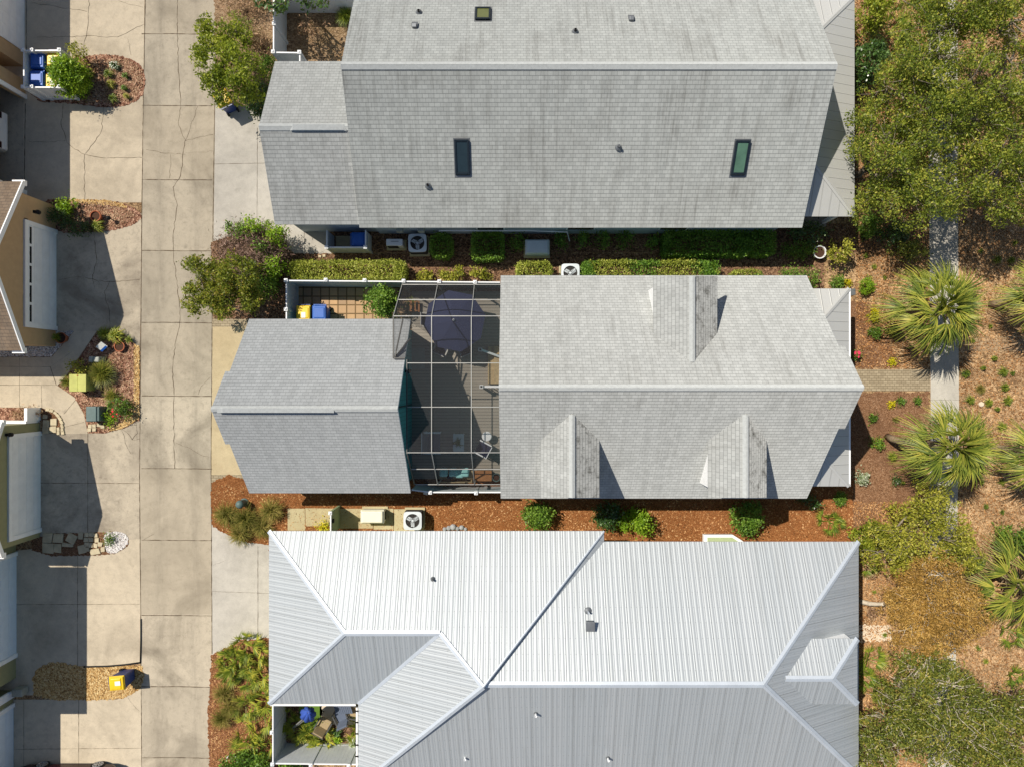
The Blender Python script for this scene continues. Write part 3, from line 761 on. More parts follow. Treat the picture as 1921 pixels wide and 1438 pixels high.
def skylight(parent, cx, cy, f, wx, wy, glass):
    """a raised skylight on the slope z = f(x, y) falling along y"""
    sl = (f(cx, cy + .5) - f(cx, cy - .5))
    def pt(dx, dy, dz):
        return (cx + dx, cy + dy, f(cx, cy) + dy * sl + dz)
    x, y = wx / 2, wy / 2; t = 0.08
    mb = MB()
    for (x0, x1, y0, y1) in ((-x, -x + t, -y, y), (x - t, x, -y, y), (-x + t, x - t, -y, -y + t), (-x + t, x - t, y - t, y)):
        mb.hexa([pt(x0, y0, -.05), pt(x1, y0, -.05), pt(x1, y1, -.05), pt(x0, y1, -.05), pt(x0, y0, .14), pt(x1, y0, .14), pt(x1, y1, .14), pt(x0, y1, .14)])
    o = mb.build("skylight", M['frame_dark'], parent, bevel=0.012)
    mf = MB(); a, b = x + .04, y + .08
    mf.face([pt(-a, -b, .012), pt(a, -b, .012), pt(a, b, .012), pt(-a, b, .012)]); mf.build("flashing", M['lead'], o)
    mg = MB(); a, b = x - t, y - t
    mg.hexa([pt(-a, -b, .0), pt(a, -b, .0), pt(a, b, .0), pt(-a, b, .0), pt(-a, -b, .1), pt(a, -b, .1), pt(a, b, .1), pt(-a, b, .1)])
    mg.build("glass", M[glass], o)
    return o
def lamp_fixture(parent, p, ax=1):
    mb = MB(); mb.obox((p[0] + .06 * ax, p[1], p[2]), (0.12, 0.12, 0.2)); mb.lathe((p[0] + .17 * ax, p[1], p[2] - .12), [(.03, 0), (.1, .03), (.1, .16), (.02, .26)], 10)
    return mb.build("wall_lamp", M['black'], parent)
def garage_door(parent, x, y0, y1, h, mat='white_trim', windows=False, out=0.03, frame=True, ribs=4):
    """door in a wall facing +x"""
    mb = MB()
    n = ribs
    for i in range(n):
        mb.box(x, x + out, y0, y1, i * h / n + .008, (i + 1) * h / n - .008)
    mb.box(x - .02, x + out - .012, y0, y1, 0.0, h)
    k = int((y1 - y0) / 0.6)
    for i in range(n):
        for j in range(k):
            a = y0 + (j + .12) * (y1 - y0) / k; b = y0 + (j + .88) * (y1 - y0) / k
            mb.box(x, x + out + .008, a, b, (i + .2) * h / n, (i + .8) * h / n)
    o = mb.build("garage_door", M[mat], parent)
    if windows:
        for j in range(5):
            a = y0 + (j + .07) * (y1 - y0) / 5; b = y0 + (j + .93) * (y1 - y0) / 5
            w = MB(); w.box(x, x + out + .016, a, b, h - .27, h - .15); w.build("pane", M['dark'], o)
    if frame:
        f = MB(); t = .2
        f.box(x, x + out + .06, y0 - t, y0, 0, h + t); f.box(x, x + out + .06, y1, y1 + t, 0, h + t); f.box(x, x + out + .06, y0, y1, h, h + t)
        f.build("door_frame", M['white_trim'], o)
    return o
def window_part(parent, cx, cy, cz, w, h, face='x', out=1, name="window"):
    f = MB(); t = .07
    if face == 'x':
        f.box(cx - .02, cx + .04 * out if out > 0 else cx + .02, cy - w / 2 - t, cy + w / 2 + t, cz - h / 2 - t, cz + h / 2 + t)
    else:
        f.box(cx - w / 2 - t, cx + w / 2 + t, cy - .04, cy + .04, cz - h / 2 - t, cz + h / 2 + t)
    o = f.build(name, M['white_trim'], parent)
    g = MB()
    if face == 'x': g.box(cx - .05, cx + .055, cy - w / 2, cy + w / 2, cz - h / 2, cz + h / 2)
    else: g.box(cx - w / 2, cx + w / 2, cy - .055, cy + .055, cz - h / 2, cz + h / 2)
    g.build("glass", M['glass'], o)
    return o

# ---- house at the top of the photo: long grey shingle roof
TX0, TX1, TYC, TH, TZE, TZR = -6.68, 12.7, 12.42, 5.62, 3.1, 6.35
h1 = thing("shingle_house", "long house under a weathered grey shingle roof with skylights at the top of the photo", "house", (3, TYC, 0))
mb = MB(); gable_walls(mb, 'x', TX0 + .3, TX1 - .3, TYC, TH, TZE, TZR, .42); mb.build("wall", M['siding'], h1)
mb = MB(); gable_roof(mb, 'x', TX0, TX1, TYC, TH, TZE, TZR); roof_part(mb, h1, [M['shingle_t'], M['white_trim']])
ridge_cap(h1, (TX0, TYC, TZR), (TX1, TYC, TZR), .15, .56)
tS = lambda x, y: TZE + (y - (TYC - TH)) * (TZR - TZE) / TH
tN = lambda x, y: TZE + ((TYC + TH) - y) * (TZR - TZE) / TH
p = on(867, 297, tS); skylight(h1, p.x, p.y, tS, .6, 1.22, 'glass')
p = on(1388, 298, tS); skylight(h1, p.x, p.y, tS, .6, 1.2, 'glass_green')
p = on(906, 27, tN); skylight(h1, p.x, p.y, tN, .64, .72, 'glass_olive')
for (u, v, f, r, h, mt) in ((803, 349, tS, .05, .22, 'black'), (1160, 277, tS, .05, .25, 'lead'), (786, 24, tN, .05, .2, 'black'), (1079, 60, tN, .05, .22, 'black')):
    vent_pipe(h1, on(u, v, f), r, h, mt)
for (u, v) in ((778, 51), (1184, 38)):
    p = on(u, v, tN); b = MB(); b.obox(p + Vector((0, 0, .07)), (.2, .18, .2), 0, 0, .85); b.obox(p + Vector((0, .1, .03)), (.26, .3, .03), 0, 0, 1, -.52); b.build("exhaust_hood", M['lead'], h1, bevel=.015)
# left wing over its garage
WYC, WH, WZE, WZR, WX0 = 10.52, 3.58, 3.1, 5.0, -10.38
mb = MB(); gable_walls(mb, 'x', WX0 + .3, TX0 + .4, WYC, WH, WZE, WZR, .38); mb.build("garage_wall", M['siding'], h1)
mb = MB(); gable_roof(mb, 'x', WX0, TX0 + .35, WYC, WH, WZE, WZR); roof_part(mb, h1, [M['shingle_n'], M['white_trim']], "garage_roof")
ridge_cap(h1, (WX0, WYC, WZR), (TX0 + .3, WYC, WZR), .14, .53)
b = MB(); b.obox((-7.95, WYC - .04, WZR + .01), (2.3, .26, .07), 0, 0, .9); b.build("ridge_vent", M['ridge'], h1)
mb2 = MB()
# porch on the right end: metal hip roof
PX0, PX1, PY0, PY1, PZ0, PZ1 = 12.4, 15.25, 7.42, 17.25, 2.6, 3.64
mb = MB(); d = PX1 - PX0
mb.slope([(PX1, PY0, PZ0), (PX1, PY1, PZ0), (PX0, PY1 - d, PZ1), (PX0, PY0 + d, PZ1)])
mb.slope([(PX0, PY0, PZ0), (PX1, PY0, PZ0), (PX0, PY0 + d, PZ1)]); mb.slope([(PX1, PY1, PZ0), (PX0, PY1, PZ0), (PX0, PY1 - d, PZ1)])
pr = roof_part(mb, h1, [M['porch_metal'], M['white_trim']], "porch_roof")
for a, b in (((PX1, PY0, PZ0), (PX0, PY0 + d, PZ1)), ((PX1, PY1, PZ0), (PX0, PY1 - d, PZ1))): ridge_cap(pr, a, b, .1, .25, M['porch_metal'], "hip_cap")
for y in (PY0 + .3, 10.6, 13.9, PY1 - .3):
    b = MB(); b.box(PX1 - .42, PX1 - .26, y - .08, y + .08, 0, PZ0 - .1); b.build("porch_post", M['white_trim'], h1)
b = MB(); b.box(PX0 - .2, PX1 - .2, PY0 + .1, PY1 - .1, 0.03, .3); b.build("porch_floor", M['deck'], h1)
for x in (-1, 3.2, 7.5): window_part(h1, x, TYC - TH + .42, 1.7, 1.2, 1.2, 'y')
for x, w in ((-5.2, .3), (-4.2, .3)):
    b = MB(); b.box(x - w / 2, x + w / 2, 6.98, 7.22, 1.2, 1.6); b.build("meter_box", M['util_grey'], h1, bevel=.02)
b = MB(); b.tube([(-3.4, 7.1, .4), (-3.4, 7.1, 1.2), (0.8, 7.1, 1.2), (2.6, 7.1, .9), (2.75, 6.8, .35)], .03, 6); b.build("conduit", M['white'], h1)

# ---- house in the middle: main block with dormers
HX0, HX1, HYC, HH, HZE, HZR = -0.5, 13.08, -0.155, 4.94, 2.7, 7.15
h2 = thing("dormer_house", "grey shingle house with three dormers in the middle of the photo", "house", (6, HYC, 0))
mb = MB(); gable_walls(mb, 'x', HX0 + .3, HX1 - .32, HYC, HH, HZE, HZR, .35); mb.build("wall", M['teal'], h2)
mb = MB(); gable_roof(mb, 'x', HX0, HX1, HYC, HH, HZE, HZR, 1.65, 0, .25); roof_part(mb, h2, [M['shingle_n'], M['white_trim']])
ridge_cap(h2, (HX0, HYC, HZR), (HX1 + .25, HYC, HZR), .12, .88)
hsl = (HZR - HZE) / HH
hS = lambda x, y: HZE + (y - (HYC - HH)) * hsl
hN = lambda x, y: HZE + ((HYC + HH) - y) * hsl
def dormer(cx, half, sgn, ze, zr, y_front):
    """gable dormer; sgn -1: on the slope falling to -y"""
    yr = HYC + sgn * (HZR - zr) / hsl; ye = HYC + sgn * (HZR - ze) / hsl
    yw = y_front - sgn * .34
    w = half - .16
    mb = MB()
    zb = (hS if sgn < 0 else hN)(cx, yw) - .1
    A = [(cx - w, yw, zb), (cx + w, yw, zb), (cx + w, yw, ze - .05), (cx, yw, zr - .1), (cx - w, yw, ze - .05)]
    mb.face(A if sgn < 0 else A[::-1], 0)
    for s in (-1, 1):
        q = [(cx + s * w, yw, zb), (cx + s * w, ye, ze - .1), (cx + s * w, yw, ze)]
        mb.face(q, 0)
    d = mb.build("dormer", M['white_trim'], h2)
    mb = MB()
    for s in (-1, 1):
        q = [(cx + s * half, y_front, ze), (cx, y_front - sgn * .17, zr), (cx, yr, zr), (cx + s * half, ye, ze)]
        mb.slope(q, 1 if s > 0 else 0)
    mb.build("dormer_roof", [M['shingle_n'], M['shingle_m'], M['white_trim']], d, solid=.1, rim=2)
    ridge_cap(d, (cx, y_front - sgn * .17, zr), (cx, yr + sgn * .05, zr), .11, .8)
    f = MB(); f.box(cx - .5, cx + .5, yw - .04, yw + .04, ze - .85, ze - .02); f.build("dormer_window", M['white_trim'], d)
    g = MB(); g.box(cx - .42, cx + .42, yw - .05, yw + .05, ze - .78, ze - .08); g.build("pane", M['glass'], d)
dormer(2.36, 1.2, -1, 5.2, 6.24, -4.64)
dormer(9.17, 1.2, -1, 5.2, 6.24, -4.64)
dormer(7.06, 1.31, 1, 5.17, 6.3, 4.36)
d = 1.35
# porch on the right end
QX0, QX1, QY0, QY1, QZ0, QZ1 = 12.7, 14.95, -4.55, 4.2, 2.7, 3.5
mb = MB(); d = QX1 - QX0
mb.slope([(QX1, QY0, QZ0), (QX1, QY1, QZ0), (QX0, QY1 - d, QZ1), (QX0, QY0 + d, QZ1)])
mb.slope([(QX0, QY0, QZ0), (QX1, QY0, QZ0), (QX0, QY0 + d, QZ1)]); mb.slope([(QX1, QY1, QZ0), (QX0, QY1, QZ0), (QX0, QY1 - d, QZ1)])
pr = roof_part(mb, h2, [M['porch_metal'], M['white_trim']], "porch_roof")
for a, b in (((QX1, QY0, QZ0), (QX0, QY0 + d, QZ1)), ((QX1, QY1, QZ0), (QX0, QY1 - d, QZ1))): ridge_cap(pr, a, b, .09, .25, M['porch_metal'], "hip_cap")
for y in (QY0 + .3, -1.6, 1.4, QY1 - .3):
    b = MB(); b.box(QX1 - .42, QX1 - .26, y - .08, y + .08, 0, QZ0 - .1); b.build("porch_post", M['white_trim'], h2)
b = MB(); b.box(QX0 - .1, QX1 - .2, QY0 + .1, QY1 - .1, 0.03, .3); b.build("porch_floor", M['deck'], h2)
b = MB(); b.box(QX1 + .01, QX1 + .09, QY0, QY1, QZ0 - .14, QZ0 - .03); b.build("gutter", M['white_trim'], h2)

# ---- its garage, left of the screened patio
GX0, GX1, GYC, GH, GZE, GZR = -11.66, -4.5, -1.0, 3.86, 2.7, 6.14
h3 = thing("detached_garage", "smaller grey shingle garage with teal gable wall left of the screened patio", "garage", (-8, GYC, 0))
mb = MB(); gable_walls(mb, 'x', GX0 + .3, GX1 - .3, GYC, GH, GZE, GZR, .32); mb.build("wall", M['teal'], h3)
mb = MB(); gable_roof(mb, 'x', GX0, GX1, GYC, GH, GZE, GZR, 1.5, .18, 0); roof_part(mb, h3, [M['shingle_g'], M['white_trim']])
ridge_cap(h3, (GX0 - .18, GYC, GZR), (GX1, GYC, GZR), .11, .88)
gS = lambda x, y: GZE + (y - (GYC - GH)) * (GZR - GZE) / GH
b = MB(); b.obox((-10.0 + .7, GYC - .05, GZR + .03), (4.6, .2, .05), 0, 0, .9); b.build("ridge_vent", M['ridge'], h3)
lamp_fixture(h3, (GX1 - .3, .55, 2.3))
b = MB(); b.box(GX1 - .32, GX1 - .28, GYC - .03, GYC + .03, .3, GZR - .3); b.build("corner_board", M['frame_dark'], h3)

# ---- metal roofed house at the bottom
bm = thing("metal_roof_house", "large house under a shiny ribbed metal hip roof at the bottom of the photo", "house", (3, -12, 0))
T = .503; E = 2.8
yn1, yn2, xe, xw, yr_, xww = -6.51, -6.98, 15.33, -6.8, -12.15, -10.75
pk = (-1.16, -12.15, E + T * 5.64)                                  # peak where the hips meet
z2 = E + T * (yn2 - yr_); xr = xe - (yn2 - yr_)
wr_y = -10.33; zw = E + T * (yn1 - wr_y); wr_x0 = xww + 3.82; wr_x1 = xw + (zw - E) / T
mb = MB()
nE = (4.07, yn1, E)
mb.slope([(xww, yn1, E), (wr_x0, wr_y, zw), (wr_x1, wr_y, zw), pk, nE])                                   # north plane, left part
mb.slope([nE, pk, (4.07 - (yn2 - yr_), yr_, z2), (4.07, yn2, E)])                                       # narrow strip between the two levels
mb.slope([(4.07, yn2, E), (4.07 - (yn2 - yr_), yr_, z2), (xr, yr_, z2), (xe, yn2, E)])                    # north plane, right part
ys = yr_ - (z2 - E) / T
mb.slope([(xe, yn2, E), (xr, yr_, z2), (xe, ys, E)])                                                     # east hip
mb.slope([(xr, yr_, z2), (4.07 - (yn2 - yr_), yr_, z2), pk, (xw, pk[1] - (pk[2] - E) / T, E), (4, ys, E), (xe, ys, E)])
swy = wr_y - 3.82
mb.slope([(xww, yn1, E), (xww, swy, E), (wr_x0, wr_y, zw)])                                              # west hip of the wing
mb.slope([(xww, swy, E), (xw, swy, E), (wr_x1, wr_y, zw), (wr_x0, wr_y, zw)])                             # south plane of the wing
mb.slope([(xw, swy, E), (xw, pk[1] - (pk[2] - E) / T, E), pk, (wr_x1, wr_y, zw)])                         # west hip of the main block
roof_part(mb, bm, [M['metal'], M['metal_cap']])
for a, b, w in (((xww, yn1, E), (wr_x0, wr_y, zw), .14), ((xww, swy, E), (wr_x0, wr_y, zw), .14), ((wr_x0, wr_y, zw), (wr_x1, wr_y, zw), .16), ((wr_x1, wr_y, zw), pk, .14), (nE, pk, .05),
             (pk, (xw, pk[1] - (pk[2] - E) / T, E), .16), ((4.07 - (yn2 - yr_), yr_, z2), (xr, yr_, z2), .18), ((xr, yr_, z2), (xe, yn2, E), .16), ((xr, yr_, z2), (xe, ys, E), .16)):
    ridge_cap(bm, a, b, w * .68, .36, M['metal_cap'], "ridge_cap", .035)
for a, b in (((xw, swy, E), (wr_x1, wr_y, zw)),):
    v = MB(); v.bar(Vector(a) + Vector((0, 0, .02)), Vector(b) + Vector((0, 0, .02)), .14, .03); v.build("valley_flashing", M['metal_cap'], bm)
# raised hip over the entry
dx0, dx1, dyN, dyS, dz = 12.67, 14.6, -10.77, -13.54, 4.14
dyc = (dyN + dyS) / 2; dzr = dz + T * (dyN - dyc)
ez = lambda x: E + T * (xe - x)
dxr = xe - (dzr - E) / T
mb = MB()
mb.slope([(dx0, dyN, dz), (dxr, dyc, dzr), (dx1 - (dyN - dyc), dyc, dzr), (dx1, dyN, dz)])
mb.slope([(dx0, dyS, dz), (dx1, dyS, dz), (dx1 - (dyN - dyc), dyc, dzr), (dxr, dyc, dzr)])
mb.slope([(dx1, dyN, dz), (dx1 - (dyN - dyc), dyc, dzr), (dx1, dyS, dz)])
roof_part(mb, bm, [M['metal'], M['metal_cap']], "entry_roof")
for a, b in (((dxr, dyc, dzr), (dx1 - (dyN - dyc), dyc, dzr)), ((dx1, dyN, dz), (dx1 - (dyN - dyc), dyc, dzr)), ((dx1, dyS, dz), (dx1 - (dyN - dyc), dyc, dzr))): ridge_cap(bm, a, b, .12, .36, M['metal_cap'], "ridge_cap", .03)
mb = MB()
for y in (dyN - .12, dyS + .12): mb.face([(dx0 + .1, y, ez(dx0 + .1) - .1), (dx1 - .12, y, ez(dx1) - .2), (dx1 - .12, y, dz - .02), (dx0 + .1, y, dz - .02)])
mb.face([(dx1 - .12, dyS + .12, ez(dx1) - .2), (dx1 - .12, dyN - .12, ez(dx1) - .2), (dx1 - .12, dyN - .12, dz - .02), (dx1 - .12, dyS + .12, dz - .02)])
mb.build("entry_wall", M['white_trim'], bm)
mb = MB()
mb.prism([(xww + .4, swy + .4), (xw + .4, swy + .4), (xw + .4, ys + .4), (xe - .5, ys + .4), (xe - .5, yn2 - .68), (3.5, yn2 - .68), (3.5, yn1 - .68), (xww + .4, yn1 - .68)], 0, E - .16)
mb.build("wall", M['sage'], bm)
nS1 = lambda x, y: E + T * (yn1 - y); nS2 = lambda x, y: E + T * (yn2 - y); sS = lambda x, y: z2 - T * (yr_ - y)
vent_pipe(bm, on(812, 1085, nS1), .045, .25, 'lead', .1)
vent_pipe(bm, on(1103, 1145, nS2), .04, .3, 'metal_cap', .16)
p = on(1106, 1170, nS2); b = MB(); b.obox(p + Vector((0, 0, .12)), (.32, .32, .3), 0, 0, .8); b.obox(p + Vector((0, 0, .3)), (.4, .4, .05)); b.build("roof_vent", M['lead'], bm, bevel=.03)
for u, v in ((1005, 1337), (873, 1418), (1140, 1420)): vent_pipe(bm, on(u, v, sS), .05, .28, 'white', .09)
for a, b in (((xww + .05, swy - .07, E - .06), (xw - .12, swy - .07, E - .06)), ((xw - .07, swy - .2, E - .06), (xw - .07, ys, E - .06))):
    g = MB(); g.bar(a, b, .07, .08); o = g.build("gutter", M['white_trim'], bm)
for i in range(8):
    g = MB(); g.box(xw - .14, xw + .02, swy - .35 - i * .5, swy - .3 - i * .5, E - .02, E + .02); g.build("gutter_strap", M['black'], bm)
hatch = MB(); hatch.prism([(9.0, -7.7), (9.0, -7.09), (10.38, -7.09), (10.87, -7.4), (10.87, -7.7)], .72, .98); bw = hatch.build("window_well", M['white_trim'], bm, bevel=.02)
hatch = MB(); hatch.prism([(9.16, -7.68), (9.16, -7.2), (10.32, -7.2), (10.68, -7.44), (10.68, -7.68)], .97, 1.0); hatch.build("well_cover", M['sage'], bw)
b = MB(); b.box(xww - .05, xww + .1, -11.7, -11.4, 2.2, 2.5); b.build("leader_head", M['white_trim'], bm)

# ---- houses along the left edge
def left_house(name, label, xw_, y0, y1, ze, zr, oh, wallmat, gable=None, doors=(), roof='brown_shingle', yc=None, half=None, cat="house", ext=.1):
    h = thing(name, label, cat, (xw_ - 3, (y0 + y1) / 2, 0))
    mb = MB()
    L = -34.0
    if gable:
        yc, half = (y0 + y1) / 2, (y1 - y0) / 2 + oh
        gable_walls(mb, 'x', L, xw_, yc, half, ze, zr, oh)
        mb.build("wall", M[wallmat], h)
        mb = MB(); gable_roof(mb, 'x', L, xw_ + gable, yc, half, ze, zr); roof_part(mb, h, [M[roof], M['white_trim']])
        for s in (-1, 1):
            b = MB(); b.box(xw_ - .1, xw_ + gable - .02, yc + s * (half - .02) - .12, yc + s * (half - .02) + .12, ze - .3, ze - .14); b.build("eave_return", M['white_trim'], h)
            sl = (zr - ze) / half
            r = MB(); r.bar((xw_ + gable + .012, yc + s * half, ze - .07), (xw_ + gable + .012, yc, zr - .07), .05, .2); r.build("fascia", M['white_trim'], h)
    else:
        mb.box(xw_ - 7.6, xw_, y0, y1, 0, ze - .1); mb.build("wall", M[wallmat], h)
        a, b, c, d = y0 - .1, y1 + ext, xw_ + oh, xw_ - 8
        k = min(2.5, (b - a) / 2 - .2); xm = (c + d) / 2
        mb = MB(); mb.slope([(c, a, ze), (c, b, ze), (xm, b - k, zr), (xm, a + k, zr)]); mb.slope([(d, a, ze), (xm, a + k, zr), (xm, b - k, zr), (d, b, ze)])
        mb.slope([(d, a, ze), (c, a, ze), (xm, a + k, zr)]); mb.slope([(c, b, ze), (d, b, ze), (xm, b - k, zr)])
        roof_part(mb, h, [M[roof], M['white_trim']])
    return h
hb = left_house("tan_house", "tan stucco house with brown shingle gable and white garage door at left", -22.04, 1.78, 8.55, 2.9, 4.8, .35, 'tan', .47)
garage_door(hb, -22.04, 2.75, 7.2, 2.0, windows=True)
lamp_fixture(hb, P(64, 398, 1.85))
def digit_text(parent, s, x, y, z, h, mat):
    cu = bpy.data.curves.new("house_number", 'FONT'); cu.body = s; cu.size = h; cu.extrude = .01; cu.align_x = 'CENTER'
    tmp = bpy.data.objects.new("house_number", cu); col.objects.link(tmp); cu.materials.append(mat)
    me = bpy.data.meshes.new_from_object(tmp); bpy.data.objects.remove(tmp)
    ob = bpy.data.objects.new("house_number", me); col.objects.link(ob)
    off = base_of(parent).location
    ob.parent = parent; ob.location = Vector((x, y, z)) - off
    ob.rotation_euler = (R(90), 0, R(90))
digit_text(hb, "121", -22.02, 7.3, 1.95, .3, M['black'])
ho = left_house("olive_house", "olive stucco house with a white framed garage door at the left edge", -22.8, -7.4, -1.9, 3.1, 4.36, .2, 'olive', .45)
garage_door(ho, -22.8, -6.95, -2.5, 1.95)
lamp_fixture(ho, (-22.8, -1.95 - .35, 2.2))
b = MB(); b.box(-26, -22.82, -1.88, -1.76, .02, .95); b.box(-22.9, -22.76, -1.76, -1.15, .02, .95); b.build("planter_wall", M['white_trim'], ho)
hw = left_house("white_door_house", "pale house with a white garage door in the top left corner", -23.58, 15.3, 24, 3.2, 5.2, .38, 'tan', None)
garage_door(hw, -23.58, 16.0, 20.8, 2.05, frame=False)
# open garage: walls with an opening, so that the floor inside and the car show
hg = thing("open_garage_house", "tan house with its garage standing open and a white car inside", "house", (-26, 11.7, 0))
mb = MB()
mb.box(-23.75, -23.5, 13.75, 14.6, 0, 3.1); mb.box(-23.75, -23.5, 8.95, 9.3, 0, 3.1); mb.box(-23.75, -23.5, 9.3, 13.75, 2.1, 3.1)
mb.box(-30.8, -23.75, 14.35, 14.6, 0, 3.1); mb.box(-30.8, -23.75, 8.95, 9.2, 0, 3.1); mb.box(-30.8, -30.2, 9.2, 14.35, 0, 3.1)
mb.build("wall", M['tan'], hg)
mb = MB(); mb.slope([(-23.2, 8.9, 3.2), (-23.2, 14.9, 3.2), (-27.2, 12.4, 4.8), (-27.2, 11.4, 4.8)]); mb.slope([(-31.2, 8.9, 3.2), (-27.2, 11.4, 4.8), (-27.2, 12.4, 4.8), (-31.2, 14.9, 3.2)])
mb.slope([(-31.2, 8.9, 3.2), (-23.2, 8.9, 3.2), (-27.2, 11.4, 4.8)]); mb.slope([(-23.2, 14.9, 3.2), (-31.2, 14.9, 3.2), (-27.2, 12.4, 4.8)])
roof_part(mb, hg, [M['brown_shingle'], M['white_trim']])
b = MB(); b.box(-23.5, -23.42, 13.72, 13.92, 0, 2.2); b.box(-23.5, -23.42, 9.1, 9.3, 0, 2.2); b.box(-23.5, -23.42, 9.3, 13.72, 2.08, 2.25); b.build("door_frame", M['white_trim'], hg)
b = MB(); b.box(-30.2, -23.6, 9.2, 14.35, .0135, .016); b.build("garage_floor", M['drive_old'], hg)
hc = left_house("blue_door_house", "two storey sage house with a pale blue garage door below the olive house", -23.97, -14.2, -7.75, 4.3, 5.6, .95, 'olive', None, ext=.52)
garage_door(hc, -23.97, -13.0, -8.3, 2.1, 'bluegrey')
hd = left_house("corner_house", "sage house with a corner downspout and pale door in the bottom left corner", -24.1, -22, -14.8, 3.1, 5.0, .5, 'olive', None)
garage_door(hd, -24.1, -20.4, -15.6, 2.1, 'bluegrey')
b = MB(); b.tube([(-24.0, -14.75, 3.0), (-24.0, -14.75, .5), (-23.85, -14.75, .3), (-23.5, -14.8, .2)], .06, 6); b.build("downspout", M['white_trim'], hd)
b = MB(); b.box(-24.1, -23.98, -15.1, -14.78, 0, 3.0); b.build("corner_trim", M['white_trim'], hd)
b = MB(); b.obox((-23.55, -14.72, .3), (.5, .36, .5)); b.build("hose_box", M['util_grey'], hd, bevel=.05)
# ------------------------------------------------------------------ fences
def fence(name, label, pts, h, posts, mat='vinyl_grey', group=None, cat="fence", z0=0.0):
    """solid vinyl fence along pts (world x, y), with capped posts at the given points"""
    c = Vector((sum(p[0] for p in pts) / len(pts), sum(p[1] for p in pts) / len(pts), 0))
    t = thing(name, label, cat, c, group)
    for a, b in zip(pts, pts[1:]):
        a = Vector((a[0], a[1], 0)); b = Vector((b[0], b[1], 0)); d = (b - a).normalized(); n = Vector((-d.y, d.x, 0))
        m = MB(); L = (b - a).length; k = max(1, int(L / .18))
        for i in range(k):
            p = a + (b - a) * (i + .5) / k
            m.obox((p.x, p.y, (z0 + .05 + h - .06) / 2), (L / k - .004, .03, h - .08 - z0 - .05), math.atan2(d.y, d.x))
        m.build("panel", M[mat], t)
        m = MB(); m.bar(a + Vector((0, 0, h - .05)), b + Vector((0, 0, h - .05)), .055, .09); m.build("top_rail", M['white'], t)
        m = MB(); m.bar(a + Vector((0, 0, z0 + .1)), b + Vector((0, 0, z0 + .1)), .05, .14); m.build("bottom_rail", M[mat], t)
    for x, y in posts:
        m = MB(); m.box(x - .06, x + .06, y - .06, y + .06, 0, h + .02); o = m.build("post", M[mat], t)
        m = MB(); m.obox((x, y, h + .05), (.16, .16, .06)); m.obox((x, y, h + .1), (.13, .13, .05), 0, 0, .3); m.build("post_cap", M['white'], o)
    return t
def W(u, v, z): p = P(u, v, z); return (p.x, p.y)
fence("vinyl_fence", "long white vinyl fence along the clipped yellow hedge by the paved yard", [(-10.33, 2.95), (-10.33, 4.7), (-.55, 4.62)], 1.75, [(-10.33, 4.7), (-10.33, 3.38), W(611, 525, 1.8), W(684, 526, 1.8), W(757, 527, 1.8), W(824, 528, 1.8), W(891, 529, 1.8)])
fence("vinyl_fence", "white vinyl fence below the screened patio over the orange straw bed", [(-4.6, -4.86), (-3.75, -4.97), (-.5, -4.97)], 1.75, [W(807, 923, 1.8), W(893, 924, 1.8)])
fence("vinyl_fence", "white vinyl fence round the mulched corner left of the long shingle roof", [(-6.4, 17.9), (-10.9, 17.9), (-10.9, 15.12), (-9.7, 15.1), (-9.7, 14.2)], 1.8, [(-10.9, 17.9), W(514, 44, 1.85), (-10.9, 15.12), (-9.7, 15.1)])
fence("vinyl_fence", "white vinyl fence enclosing the small planted courtyard of the metal roof house", [(-10.93, -14.3), (-10.93, -17.35), (-6.95, -17.4)], 1.8, [W(510, 1373, 1.85), (-10.93, -17.35), W(583, 1434, 1.85), W(654, 1435, 1.85)])
fence("bin_enclosure", "white vinyl pen holding four wheelie bins beside the round bush", [(-22.6, 13.7), (-22.6, 15.4), (-20.92, 15.4), (-20.92, 13.7), (-22.6, 13.7)], 1.4, [(-22.6, 13.7), (-22.6, 15.4), (-20.92, 15.4), (-20.92, 13.7), (-22.2, 15.4), (-22.2, 13.7)], 'white', None, "bin pen")
fence("bin_enclosure", "pale vinyl pen holding one blue bin against the shingle house wall", [(-8.6, 7.1), (-8.6, 6.31), (-6.8, 6.31), (-6.8, 7.1)], 1.3, [(-8.6, 6.31), (-6.8, 6.31)], 'vinyl_grey', None, "bin pen")
g = fence("equipment_screen", "short sage fence panel beside the cream generator on concrete pads", [W(619, 963, 1.7), W(619, 1004, 1.7)], 1.6, [W(619, 962, 1.7)], 'sage', None, "fence panel")
p0 = W(619, 963, 1.7)
b = MB(); b.obox((p0[0] + .05, p0[1] - .4, 1.3), (.06, .18, .16)); b.build("latch", M['black'], g)

# ------------------------------------------------------------------ wheelie bins
def make_bin(name, label, body, lid, group=None):
    t = thing(name, label, "bin", (0, 0, 0), group)
    m = MB(); m.obox((0, 0, .52), (.5, .56, .92), 0, 0, 1.22); m.obox((0, 0, .99), (.66, .72, .05)); m.build("body", M[body], t, bevel=.03)
    m = MB()
    for r, z in ((.0, 1.02), (.03, 1.07)): m.obox((0, 0.01, z + .02), (.68 - r * 2, .74 - r * 2, .05), 0, 0, .96)
    m.obox((0, .02, 1.13), (.52, .5, .03), 0, 0, .9)
    l = m.build("lid", M[lid], t, bevel=.03, seg=3)
    if lid == 'yellow': m = MB(); m.obox((.02, -.08, 1.15), (.2, .26, .006)); m.build("sticker", M['sticker'], l)
    m = MB(); m.bar((-.3, .42, .98), (.3, .42, .98), .035); m.bar((-.26, .34, .98), (-.26, .42, .98), .03); m.bar((.26, .34, .98), (.26, .42, .98), .03); m.build("handle", M[body], t)
    for s in (-1, 1):
        m = MB(); m.tube([(s * .22, .3, .12), (s * .29, .3, .12)], .12, 14); m.build("wheel", M['black'], t)
    return t
